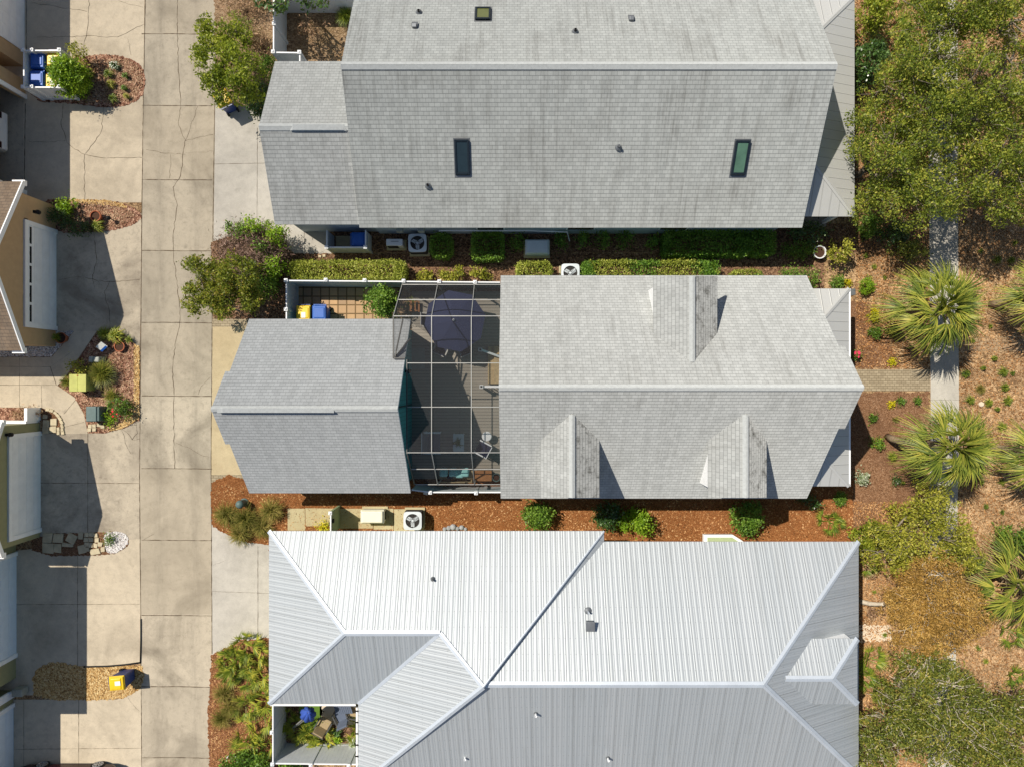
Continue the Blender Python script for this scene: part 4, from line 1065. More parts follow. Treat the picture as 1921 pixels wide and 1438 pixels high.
yb = make_bin("wheelie_bin", "wheelie bin with a yellow lid standing on the golden gravel", 'navy', 'yellow')
bb = make_bin("wheelie_bin", "blue wheelie bin, upper one of two in the white pen", 'blue', 'blue')
def bins():
    def at(src, u, v, z, rz, lab, first=False):
        c = src if first else copy_tree(src)
        p = P(u, v, z); place(c, (p.x, p.y, .02), rz, lab)
        return c
    at(yb, 219, 1281, 1.1, R(95), "wheelie bin with a yellow lid standing on the golden gravel", True)
    at(yb, 416, 184, 1.1, R(205), "navy wheelie bin with yellow lid under the tree beside the lane")
    at(yb, 569, 588, 1.1, 0, "bin with yellow lid beside a blue one in the paved yard")
    at(yb, 101, 109, 1.1, 0, "bin with yellow lid, upper one in the white pen")
    at(yb, 99, 153, 1.1, 0, "bin with yellow lid half under the round bush in the white pen")
    at(bb, 70, 114, 1.1, 0, "blue wheelie bin, upper one of two in the white pen", True)
    at(bb, 69, 148, 1.1, 0, "blue wheelie bin, lower one of two in the white pen")
    at(bb, 599, 588, 1.1, 0, "blue bin beside a yellow lidded one in the paved yard")
    at(bb, 674, 449, 1.1, R(90), "single blue bin in the pale pen against the shingle house")
bins()

# ------------------------------------------------------------------ air conditioners, generators, boxes
def make_ac(label):
    t = thing("air_conditioner", label, "air conditioner", (0, 0, 0), "air conditioner units beside the houses")
    m = MB(); m.box(-.4, .4, -.4, .4, .08, .8); m.build("cabinet", M['ac_dark'], t, bevel=.06, seg=3)
    for z in (.2, .35, .5, .65):
        m = MB(); m.box(-.408, .408, -.408, .408, z, z + .03); m.build("louver", M['ac_dark'], t, bevel=.05)
    m = MB(); n = 40; ro, h = .43, .86
    def sq(a):
        c, s = math.cos(a), math.sin(a); k = 1 / (abs(c) ** 7 + abs(s) ** 7) ** (1 / 7)
        return (ro * c * k, ro * s * k)
    for i in range(n):
        a, b2 = 2 * math.pi * i / n, 2 * math.pi * (i + 1) / n
        A, B = sq(a), sq(b2); ci, si, cj, sj = .33 * math.cos(a), .33 * math.sin(a), .33 * math.cos(b2), .33 * math.sin(b2)
        m.face([(ci, si, h), (A[0], A[1], h - .015), (B[0], B[1], h - .015), (cj, sj, h)]); m.face([(A[0], A[1], h - .015), (A[0] * .99, A[1] * .99, h - .09), (B[0] * .99, B[1] * .99, h - .09), (B[0], B[1], h - .015)])
        m.face([(cj, sj, h), (cj, sj, h - .16), (ci, si, h - .16), (ci, si, h)])
    m.build("top_cover", M['ac'], t)
    m = MB(); m.lathe((0, 0, h - .2), [(0.33, 0), (0.33, .005)], 24); m.build("fan_well", M['ac_dark'], t)
    m = MB()
    for k in range(3):
        a = 2 * math.pi * k / 3 + .5
        c = [(.06, -.1), (.25, -.17), (.31, .09), (.08, .09)]
        r = [(math.cos(a) * x - math.sin(a) * y, math.sin(a) * x + math.cos(a) * y) for x, y in c]
        m.face([(r[0][0], r[0][1], h - .06), (r[1][0], r[1][1], h - .08), (r[2][0], r[2][1], h - .03), (r[3][0], r[3][1], h - .04)])
    m.lathe((0, 0, h - .09), [(.07, 0), (.07, .06), (.02, .08)], 14)
    m.build("fan", M['ac'], t, solid=.01)
    m = MB()
    for k in range(12):
        a = 2 * math.pi * k / 12; m.bar((.06 * math.cos(a), .06 * math.sin(a), h + .01), (.335 * math.cos(a), .335 * math.sin(a), h), .008)
    for r in (.09, .15, .21, .27, .32):
        m.tube([(r * math.cos(2 * math.pi * i / 24), r * math.sin(2 * math.pi * i / 24), h + .008) for i in range(25)], .004, 4, cap=False)
    m.build("grille", M['ac_dark'], t)
    m = MB(); m.box(-.48, .48, -.48, .48, 0, .08); m.build("base_pad", M['pad'], t)
    return t
m = MB(); m.box(-8.5, -6.85, 6.36, 7.1, .02, .06); tag(m.build("pen_slab", M["pad"]), kind="structure")
ac = make_ac("air conditioner beside the cream generator on concrete pads")
p = P(774, 976, .86); place(ac, (p.x, p.y, .03))
p = P(783, 456, .86); place(copy_tree(ac), (p.x, p.y, .02), .02, "air conditioner between the small heat pump and a dark bush")
p = P(1070, 512, .86); place(copy_tree(ac), (p.x, p.y, .02), 0, "air conditioner half hidden under the eave between clipped yellow hedges")
def rounded_unit(name, label, cat, u, v, z, w, d, body, lid, rz=0, over=.05, dome=.12):
    p = P(u, v, z)
    t = thing(name, label, cat, (p.x, p.y, .02), None, rz)
    m = MB(); m.obox((p.x, p.y, .02 + (z - dome) / 2 + .03), (w, d, z - dome - .06)); m.build("cabinet", M[body], t, bevel=.05, seg=3)
    m = MB(); n = 6
    m.obox((p.x, p.y, z - dome + .02), (w + over, d + over, .08)); m.obox((p.x, p.y, z - dome / 2 + .04), (w + over - .02, d + over - .02, dome), 0, 0, .86); m.build("lid", M[lid], t, bevel=.05, seg=4)
    m = MB(); m.obox((p.x, p.y, .045), (w + .16, d + .16, .06)); m.build("base_pad", M['pad'], t)
    m = MB()
    for k in range(5): m.obox((p.x + w / 2 + .004, p.y, .15 + k * .06), (.012, d * .7, .025))
    m.build("louver", M['ac_dark'], t)
    return t
rounded_unit("standby_generator", "cream standby generator on concrete pads above the metal roof", "generator", 698, 969, .75, 1.08, .58, 'cream', 'cream')
rounded_unit("standby_generator", "pale grey standby generator in the shade under the shingle eave", "generator", 1008, 463, .75, 1.1, .66, 'ac', 'ac')
p = P(740, 455, .7); t = thing("heat_pump", "small white slim heat pump in the shade by the blue bin pen", "heat pump", (p.x, p.y, .02))
m = MB(); m.obox((p.x, p.y, .42), (.78, .32, .64)); m.build("cabinet", M['white'], t, bevel=.03)
m = MB(); m.obox((p.x - .1, p.y - .165, .42), (.5, .02, .5)); m.build("front_grille", M['ac_dark'], t)
m = MB(); m.obox((p.x + .02, p.y + .04, .75), (.36, .02, .006)); m.build("sticker", M['ac_dark'], t)
m = MB(); m.obox((p.x, p.y, .07), (.95, .5, .08)); m.build("base_pad", M['pad'], t)
# utility boxes
p = P(146, 718, .75); t = thing("transformer_box", "square yellow green utility box by the bend of the walkway", "utility box", (p.x, p.y, .02))
m = MB(); m.obox((p.x, p.y, .36), (.76, .76, .7)); m.build("cabinet", M['util_green'], t, bevel=.02)
for s in (-1, 1):
    m = MB(); m.obox((p.x + s * .2, p.y, .74), (.4, .82, .06)); m.build("lid", M['util_green'], t, bevel=.015)
m = MB(); m.obox((p.x, p.y + .35, .775), (.05, .06, .03)); m.build("hasp", M['terra'], t)
p = P(174, 776, .6); t = thing("utility_box", "dark grey green plastic utility box at the edge of the curved walkway", "utility box", (p.x, p.y, .02))
m = MB(); m.obox((p.x, p.y, .3), (.62, .72, .56), 0, 0, .94); m.build("cabinet", M['util_dark'], t, bevel=.04, seg=3)
m = MB(); m.obox((p.x - .06, p.y, .6), (.52, .74, .07), 0, 0, .93); m.build("lid", M['util_dark'], t, bevel=.03, seg=3)
p = P(175, 674, .5); t = thing("utility_box", "small rounded grey utility box beside the blue and white sign", "utility box", (p.x, p.y, .02))
m = MB(); m.obox((p.x, p.y, .25), (.6, .3, .46), -.05, 0, .85); m.build("cabinet", M['util_grey'], t, bevel=.06, seg=3)
m = MB(); m.obox((p.x - .12, p.y, .5), (.2, .3, .05), -.05, 0, .8); m.build("lid", M['util_grey'], t, bevel=.02)
p = P(448, 946, .7); t = thing("utility_pedestal", "round grey green cable pedestal among the ornamental grasses", "utility box", (p.x, p.y, .02))
m = MB(); m.lathe((p.x, p.y, 0), [(.2, 0), (.2, .08), (.16, .1), (.16, .55)], 20); m.build("base", M['util_dark'], t, smooth=False)
m = MB(); m.lathe((p.x, p.y, 0), [(.19, .5), (.19, .62), (.16, .7), (.08, .75), (.01, .76)], 20); m.build("cap", M['util_dark'], t, smooth=True)
# yard sign
p = P(191, 650, .45); t = thing("yard_sign", "small diamond yard sign with blue foot standing in the mulch", "sign", (p.x, p.y, .02))
m = MB(); m.obox((p.x, p.y, .46), (.36, .02, .34), .75, 0, 1, -1.0); m.build("panel", M['sticker'], t)
m = MB(); m.obox((p.x + .06, p.y - .1, .395), (.34, .022, .1), .75, 0, 1, -1.0); m.build("stripe", M['blue'], t)
m = MB(); m.bar((p.x + .05, p.y + .03, .02), (p.x, p.y, .42), .02); m.build("stake", M['lead'], t)
# pots
def pot(name, label, u, v, z, r, mat, h=.35, plant=None):
    p = P(u, v, z); t = thing(name, label, "plant pot", (p.x, p.y, .02))
    m = MB(); m.lathe((p.x, p.y, .02), [(r * .65, 0), (r * .95, h * .85), (r * 1.05, h * .86), (r * 1.05, h), (r * .9, h), (r * .86, h * .8)], 22, cap=False); m.build("pot", M[mat], t, smooth=False)
    m = MB(); m.lathe((p.x, p.y, .02), [(r * .88, h * .8), (r * .3, h * .84)], 18); m.build("soil", M['soil'], t)
    return p
pot("plant_pot", "wide terracotta pot of soil in the mulch bed beside tan house", 180, 406, .3, .25, 'terra')
pot("plant_pot", "terracotta pot with a dark grassy plant in white gravel by the tan wall", 114, 634, .35, .26, 'terra')
pot("plant_pot", "low brown pot sunk in the mulch to the right of the sign", 224, 650, .2, .24, 'terra', .2)
pot("plant_pot", "round white pot of soil at the shadow end beyond the long hedge", 1538, 473, .4, .3, 'white', .4)
# black path light in bed two
p = P(203, 409, .4); t = thing("garden_lamp", "small black garden lamp next to the wide terracotta pot", "lamp", (p.x, p.y, .02))
m = MB(); m.tube([(p.x, p.y, 0), (p.x, p.y, .35)], .02, 6); m.build("stake", M['black'], t)
m = MB(); m.lathe((p.x, p.y, .3), [(.07, 0), (.1, .05), (.1, .12), (.03, .2)], 12); m.build("lamp_head", M['black'], t)
# hoop, rocks, bits
p = P(435, 1424, .4); t = thing("wire_hoop", "white plastic hoop standing in shrubs at the bottom edge", "hoop", (p.x, p.y, .02))
m = MB(); m.tube([(p.x + .25 * math.cos(a), p.y + .24 * math.sin(a), .42) for a in [2 * math.pi * i / 20 for i in range(21)]], .02, 6); m.build("ring", M['white'], t)
m = MB(); m.tube([(p.x + .24, p.y, .42), (p.x + .2, p.y, .0)], .015, 5); m.tube([(p.x - .24, p.y, .42), (p.x - .2, p.y, .0)], .015, 5); m.build("leg", M['white'], t)
for i, (u, v, r) in enumerate(((842, 990, .12), (850, 988, .15), (858, 991, .1), (866, 989, .12), (834, 992, .1), (873, 992, .09))):
    p = P(u, v, .1); m = MB(); m.lathe((p.x, p.y, .03), [(r, 0), (r * 1.1, r * .5), (r * .7, r), (r * .2, r * 1.1)], 7)
    tag(m.build("rock", M['rock'], bevel=.02), "grey rock in the little heap at the metal eave right of air conditioner", "rock", "grey rocks heaped beside the lower air conditioner")
p = P(923, 0, 0)
p = P(1842, 758, .1); m = MB(); m.lathe((p.x, p.y, .01), [(.12, 0), (.13, .08), (.06, .14)], 8); tag(m.build("rock", M['sand'], bevel=.02), "single white rock among green tufts right of the sidewalk", "rock")
p = P(1014, 937, .1); m = MB(); m.obox((p.x, p.y - .1, .05), (.3, .1, .07), -.6); tag(m.build("brick", M['terra'], bevel=.01), "loose red brick lying under the eave left of the first dormer", "brick")
for u, v in ((600, 481), (608, 480)):
    p = P(u, v, .05); m = MB(); m.obox((p.x, p.y, .05), (.14, .12, .06), .1 * (u - 604) / 4); tag(m.build("paving_brick", M['stone'], bevel=.01), "tan brick lying on mulch below the blue bin pen", "brick", "two tan bricks on the mulch below the blue bin pen")
p = P(1621, 537, .03)
m = MB(); m.prism(ccw(G([(1593, 542), (1604, 541), (1605, 553), (1595, 555)])), 0, .03); tag(m.build("slate_slab", M['lead'], bevel=.01), "small dark slate slab just right of the porch corner", "stone")
# black hose edging along the last drive
m = MB(); m.tube([tuple(P(u, v, .05)) for u, v in ((157, 1250), (200, 1249), (235, 1246), (263, 1242))], .04, 6); m.tube([tuple(P(u, v, .05)) for u, v in ((263, 1242), (264, 1200), (264, 1160))], .025, 6)
tag(m.build("drain_pipe", M['black'], smooth=True), "black drain pipe edging the driveway above the golden gravel", "pipe")

# ------------------------------------------------------------------ screened patio
CZ1, CZ2 = 2.1, 4.4
cy0, cy1, cy2, cy3 = -4.55, -2.88, 2.81, 4.46
cxl, cxr = -4.96, -.28
t = thing("screen_enclosure", "pool style screen enclosure with a mesh roof between garage and dormer house", "screen enclosure", (-2.5, 0, 0))
mm = MB()
zm1, zm2 = .5, .5
gxr = -4.42
def wall_at(y): return gxr
mm.face([(cxl, 1.05, CZ2), (cxr, 1.05, CZ2), (cxr, cy2, CZ2), (cxl, cy2, CZ2)]); mm.face([(gxr, cy1, CZ2), (cxr, cy1, CZ2), (cxr, 1.05, CZ2), (gxr, 1.05, CZ2)])
mm.build("roof_mesh", M['screen'], t)
mm = MB(); mm.face([(cxl, cy2, CZ2), (cxr, cy2, CZ2), (cxr, cy3, CZ1), (cxl, cy3, CZ1)]); mm.build("sloping_mesh", M['screen'], t)
mm = MB(); mm.face([(gxr, cy0, CZ1), (cxr, cy0, CZ1), (cxr, cy1, CZ2), (gxr, cy1, CZ2)]); mm.build("sloping_mesh", M['screen'], t)
mm = MB(); mm.face([(cxl, 3.0, .3), (cxl, cy3, .3), (cxl, cy3, CZ1), (cxl, 3.0, CZ1 + 2.0)]); mm.build("wall_mesh", M['screen'], t)
mm = MB(); mm.face([(cxl, cy3, .3), (cxr, cy3, .3), (cxr, cy3, CZ1), (cxl, cy3, CZ1)]); mm.build("wall_mesh", M['screen'], t)
def beam(a, b, w=.032, mat='alu', name="beam"):
    m = MB(); m.bar(a, b, w, w * 1.6); m.build(name, M[mat], t)
zmid_n = (CZ1 + CZ2) / 2
for y, z, l in ((cy3, CZ1, cxl), ((cy2 + cy3) / 2, zmid_n, cxl), (cy2, CZ2, cxl), (.85, CZ2, gxr), (-.98, CZ2, gxr), (cy1, CZ2, gxr), ((cy0 + cy1) / 2, zmid_n, gxr), (cy0, CZ1, gxr)):
    beam((l, y, z + .05), (cxr, y, z + .05))
for x in (-3.36, -1.7):
    beam((x, cy2, CZ2 + .052), (x, cy1, CZ2 + .052)); beam((x, cy2, CZ2 + .052), (x, cy3, CZ1 + .052)); beam((x, cy1, CZ2 + .052), (x, cy0, CZ1 + .052))
    beam((x, cy3, CZ1), (x, cy3, .3), .05, 'alu', "post"); beam((x, cy0, CZ1), (x, cy0, .3), .05, 'alu', "post")
beam((cxl, cy2, CZ2 + .05), (cxl, cy3, CZ1 + .05)); beam((cxl, cy2, CZ2 + .05), (cxl, 1.05, CZ2 + .05), .05, 'alu_dark'); beam((cxl, 1.05, CZ2 + .05), (gxr - .05, 1.05, CZ2 + .05), .05, 'alu_dark')
beam((gxr + .02, 1.0, CZ2 + .04), (gxr + .02, cy1, CZ2 + .04), .05, 'alu_dark'); beam((gxr + .02, cy1, CZ2 + .04), (gxr + .02, cy0, CZ1 + .04), .05, 'alu_dark')
beam((cxl, cy3, .3), (cxl, cy3, CZ1), .05, 'alu', "post")
beam((cxl + .02, 3.0, CZ1 + 1.9), (cxl + .02, cy3, CZ1), .04, 'alu_dark', "brace"); beam((cxl + .06, 1.1, CZ2), (cxl + .35, 2.7, CZ2 - .25), .05, 'alu_dark', "brace"); beam((cxl + .06, 1.1, CZ2 - .03), (gxr + .1, 1.9, CZ2 - .4), .05, 'alu_dark', "brace")
ZD = .3
m = MB(); m.box(-4.8, -.2, -4.55, 4.4, .03, ZD); tag(m.build("patio_deck", M['deck']), kind='structure')
# parasol
def octa(c, r, z0, z1, mat, t, rot=.2):
    m = MB(); k = 8
    for i in range(k):
        a, b2 = 2 * math.pi * i / k + rot, 2 * math.pi * (i + 1) / k + rot
        A = (c[0] + r * math.cos(a), c[1] + r * math.sin(a), z0); B = (c[0] + r * math.cos(b2), c[1] + r * math.sin(b2), z0)
        mid = ((A[0] + B[0]) / 2, (A[1] + B[1]) / 2, z0 + .03)
        q = .5
        A2 = (c[0] + r * q * math.cos(a), c[1] + r * q * math.sin(a), z0 + (z1 - z0) * .55); B2 = (c[0] + r * q * math.cos(b2), c[1] + r * q * math.sin(b2), z0 + (z1 - z0) * .55)
        m.face([A, mid, B, B2, A2]); m.face([A2, B2, (c[0], c[1], z1)])
    return m.build("canopy", M[mat], t, solid=.015)
c = P(852, 601, 2.35)
t = thing("patio_umbrella", "open navy octagonal umbrella under the screen roof", "umbrella", (c.x, c.y, ZD))
octa((c.x, c.y), 1.42, 2.05, 2.6, 'umb', t)
m = MB(); m.tube([(c.x, c.y, ZD), (c.x, c.y, 2.7)], .025, 8); m.build("pole", M['alu'], t)
m = MB(); m.lathe((c.x, c.y, 2.6), [(.05, 0), (.05, .06), (.02, .1)], 10); m.build("finial", M['white'], t)
m = MB(); m.lathe((c.x, c.y, ZD), [(.25, 0), (.25, .05), (.06, .09)], 18); m.build("base", M['black'], t)
t = thing("patio_table", "round table mostly hidden beneath the navy umbrella", "table", (c.x + .1, c.y - .1, ZD))
m = MB(); m.lathe((c.x + .1, c.y - .1, ZD + .7), [(.6, 0), (.62, .03), (.55, .04)], 28); m.build("tabletop", M['glass'], t)
for k in range(4):
    a = k * math.pi / 2 + .7; m = MB(); m.tube([(c.x + .1 + .45 * math.cos(a), c.y - .1 + .45 * math.sin(a), ZD), (c.x + .1 + .3 * math.cos(a), c.y - .1 + .3 * math.sin(a), ZD + .7)], .02, 6); m.build("leg", M['alu_dark'], t)
# chairs: seat, back, arms, frame
def make_chair(name, label, seat, frame, group=None, low=False):
    t = thing(name, label, "chair", (0, 0, 0), group)
    h = .36 if low else .42
    m = MB(); m.obox((0, 0, h), (.52, .54, .1)); m.build("seat", M[seat], t, bevel=.03)
    m = MB(); m.obox((-.28, 0, h + .3), (.08, .54, .55), 0, 0, 1, 0, -.22); m.build("backrest", M[seat], t, bevel=.03)
    for s in (-1, 1):
        m = MB(); m.obox((-.02, s * .31, h + .22), (.62, .06, .035)); m.build("armrest", M[frame], t)
        for x in (-.28, .26):
            m = MB(); m.bar((x, s * .31, 0), (x, s * .31, h + .2), .035); m.build("leg", M[frame], t)
    m = MB(); m.bar((-.36, -.31, h + .56), (-.36, .31, h + .56), .035); m.build("top_rail", M[frame], t)
    return t
chr0 = make_chair("patio_chair", "white framed armchair with navy cushions and a folded towel at lower right of patio", 'navy_cushion', 'white')
p = P(905, 841, .85); place(chr0, (p.x, p.y, ZD), R(152))
m = MB(); m.obox((0.02, .02, .44), (.2, .34, .05), .2); m.build("cushion", M['sticker'], chr0)
chr1 = make_chair("patio_chair", "navy dining chair poking out below the umbrella, left one", 'navy_cushion', 'alu', "navy dining chairs round the umbrella table")
for i, (u, v, a, lab) in enumerate(((829, 652, 65, None), (872, 653, 112, "navy dining chair poking out below the umbrella, right one"), (806, 600, 0, "navy dining chair hidden beneath the left side of umbrella"))):
    o = chr1 if i == 0 else copy_tree(chr1)
    p = P(u, v, .8); place(o, (p.x, p.y, ZD), R(a), lab)
chr2 = make_chair("lounge_seat", "dark low lounge seat with white frame left of the white coffee table", 'slate', 'white', None, True)
p = P(812, 830, .8); place(chr2, (p.x, p.y, ZD), 0, None, None, (1.3, 1.55, 1))
p = P(860, 830, .75); t = thing("coffee_table", "white rectangular coffee table with a dark leafy plant on top", "table", (p.x, p.y, ZD))
m = MB(); m.obox((p.x, p.y, ZD + .4), (.52, .84, .04)); m.build("tabletop", M['ac'], t, bevel=.01)
for sx in (-1, 1):
    for sy in (-1, 1): m = MB(); m.bar((p.x + sx * .23, p.y + sy * .39, ZD), (p.x + sx * .23, p.y + sy * .39, ZD + .38), .04); m.build("leg", M['white'], t)
TABLE_PLANT = (p.x, p.y, ZD + .42)
p = P(913, 818, .85); t = thing("side_table", "small round white side table behind the navy armchair", "table", (p.x, p.y, ZD))
m = MB(); m.lathe((p.x, p.y, ZD + .5), [(.22, 0), (.23, .03), (.2, .045)], 24); m.build("tabletop", M['white'], t)
m = MB(); m.tube([(p.x, p.y, ZD), (p.x, p.y, ZD + .5)], .03, 8); m.build("pedestal", M['white'], t)
m = MB(); m.lathe((p.x, p.y, ZD), [(.16, 0), (.16, .02), (.04, .05)], 16); m.build("base", M['white'], t)
# bench with aqua cushions along the lower side
p = P(855, 888, .7); t = thing("garden_bench", "wooden bench with aqua cushions along the lower side of the patio", "bench", (p.x, p.y, ZD))
m = MB()
for k in range(4): m.obox((p.x, p.y - .1 + k * .1 - .1, ZD + .4), (1.6, .085, .035))
m.build("seat", M['wood'], t)
m = MB()
for k in range(3): m.obox((p.x, p.y - .36, ZD + .5 + k * .11), (1.6, .03, .085))
m.build("backrest", M['wood'], t)
for sx in (-1, 1):
    for sy in (-.33, .12): m = MB(); m.bar((p.x + sx * .74, p.y + sy, ZD), (p.x + sx * .74, p.y + sy, ZD + .4), .06); m.build("leg", M['wood'], t)
AQ = "aqua cushions leaning on the wooden bench"
for i, (dx, lab) in enumerate(((-.55, "aqua cushion at the left end of the bench in shade"), (-.1, "aqua cushion in the middle of the bench"), (.2, "small aqua cushion leaning in front of the sunlit one"), (.45, "sunlit aqua cushion at the right end of the bench"))):
    m = MB(); m.obox((p.x + dx, p.y - .02 + (.04 if i == 2 else .1), ZD + .62 - (.06 if i == 2 else 0)), (.42, .2, .46), 0, 0, .9, .65); m.obox((p.x + dx, p.y + .0 + (.04 if i == 2 else .12), ZD + .6 - (.06 if i == 2 else 0)), (.36, .26, .38), 0, 0, .9, .65)
    tag(m.build("cushion", M['teal_cushion'], bevel=.08, seg=3), lab, "cushion", AQ)
m = MB(); m.obox((p.x - .25, p.y - .12, ZD + .52), (.3, .12, .26), 0, 0, .9, .5); tag(m.build("cushion", M['navy_cushion'], bevel=.05), "navy cushion low between the aqua ones on the bench", "cushion")
p = P(907, 891, .7); t = thing("barrel_planter", "brown wooden tub table at the lower right corner of the patio", "planter", (p.x, p.y, ZD))
m = MB(); m.obox((p.x, p.y, ZD + .3), (.72, .42, .5)); m.build("tub", M['redwood'], t, bevel=.04)
m = MB(); m.obox((p.x, p.y, ZD + .57), (.8, .5, .04)); m.build("lid", M['redwood'], t, bevel=.02)
p = P(931, 895, .8); t = thing("plant_pot", "dark green bowl planter standing right of the brown tub", "plant pot", (p.x, p.y, ZD))
m = MB(); m.lathe((p.x, p.y, ZD), [(.1, 0), (.2, .4), (.2, .5), (.16, .5), (.15, .4)], 18, cap=False); m.build("pot", M['util_dark'], t)
m = MB(); m.lathe((p.x, p.y, ZD + .42), [(.15, 0), (.05, .02)], 12); m.build("soil", M['soil'], t)
p = P(783, 672, ZD); m = MB(); m.obox((p.x, p.y, ZD + .012), (.72, 1.0, .015)); tag(m.build("door_mat", M['util_grey']), "pale grey mat on the deck against the teal garage wall", "mat")
# steps and handrails to the house door
t = thing("deck_steps", "pale wooden steps from the patio up to the house wall", "steps", (-.7, .8, ZD))
for k in range(3):
    m = MB(); m.box(-1.15 + k * .3, -.22, -.02, 1.75, ZD + .02 + k * .17, ZD + .18 + k * .17); m.build("step", M['wood'], t)
for (u, v, lab) in ((901, 656, "white handrail with square post at the upper side of the deck steps"), (903, 725, "white handrail with square post at the lower side of the deck steps")):
    p = P(u, v, 1.3); t = thing("handrail", lab, "handrail", (p.x, p.y, ZD))
    m = MB(); m.box(p.x - .05, p.x + .05, p.y - .05, p.y + .05, ZD, 1.25); o = m.build("post", M['white'], t)
    m = MB(); m.obox((p.x, p.y, 1.29), (.17, .17, .05)); m.build("post_cap", M['white'], o)
    m = MB(); m.obox((p.x, p.y, 1.318), (.1, .1, .012)); m.build("cap_inset", M['ac_dark'], o)
    e = Vector((-.4, p.y - (.36 if v < 700 else 0.0), 1.55 if v > 700 else .75)); m = MB(); m.bar((p.x + .05, p.y, 1.15), e, .1, .05); m.build("rail", M['white'], t)
    for k in range(1, 5):
        q = Vector((p.x, p.y, 1.15)).lerp(e, k / 5); m = MB(); m.bar(q, (q.x, q.y, ZD + .1), .03); m.build("baluster", M['white'], t)
t = thing("planter_stand", "wooden plant stand in the shaded corner left of the umbrella", "plant stand", tuple(P(778, 575, .6)))
p = P(778, 575, .6)
for k in range(3):
    m = MB(); m.obox((p.x + k * .16 - .16, p.y, ZD + .5 - k * .15), (.12, .5, .03)); m.build("shelf", M['redwood'], t)
for s in (-1, 1): m = MB(); m.bar((p.x - .2, p.y + s * .22, ZD), (p.x + .2, p.y + s * .22, ZD + .6), .04); m.build("leg", M['redwood'], t)

# ------------------------------------------------------------------ courtyard of the metal roof house
cu = P(575, 1340, 1.4); t = thing("patio_umbrella", "folded blue cantilever umbrella leaning in the fenced courtyard", "umbrella", (cu.x, cu.y, .03))
top = Vector((cu.x + .35, cu.y + .55, 2.3)); low = Vector((cu.x - .05, cu.y - .2, 1.0))
m = MB()
for k in range(7):
    a = 2 * math.pi * k / 7; o2 = Vector((math.cos(a), math.sin(a), 0))
    m.tube([top + o2 * .05, top.lerp(low, .4) + o2 * .17, top.lerp(low, .75) + o2 * .24, low + o2 * .19], [.05, .13, .15, .06], 7)
m.build("canopy", M['umb_blue'], t, smooth=True)
ft = P(546, 1367, .1)
for s in (0, .12):
    m = MB(); m.bar((ft.x + s, ft.y + s * .3, .05), (cu.x + .1 + s, cu.y + .1, 1.7), .05); m.build("pole", M['alu'], t)
m = MB(); m.tube([top, top.lerp(low, 1.05)], .03, 6); m.build("mast", M['alu'], t)
m = MB(); m.obox((ft.x, ft.y, .06), (.3, .3, .06)); m.build("base", M['alu'], t)
def place_chair(src, u, v, z, rz, lab):
    o = copy_tree(src); p = P(u, v, z); place(o, (p.x, p.y, .035), rz, lab); return o
tc = make_chair("sling_chair", "tan sling chair beside the courtyard lawn", 'wicker', 'alu_dark', "sling chairs round the courtyard table")
p = P(608, 1357, .5); place(tc, (p.x, p.y, .035), R(60))
place_chair(tc, 664, 1335, .6, R(170), "tan sling chair at the right side of the courtyard")
tcs = make_chair("sling_chair", "slate sling chair with dark frame at the courtyard table", 'slate', 'alu_dark', "sling chairs round the courtyard table")
p = P(640, 1344, .55); place(tcs, (p.x, p.y, .035), R(115))
p = P(640, 1324, .75); t = thing("courtyard_table", "slatted grey table partly hidden under the metal eave", "table", (p.x, p.y, .035))
m = MB()
for k in range(9): m.obox((p.x - .36 + k * .09, p.y + .12, .72), (.075, 1.0, .025), .3)
m.build("tabletop", M['slate'], t)
for sx in (-.3, .3):
    for sy in (-.3, .45): m = MB(); m.bar((p.x + sx, p.y + sy, .03), (p.x + sx, p.y + sy, .7), .04); m.build("leg", M['alu_dark'], t)

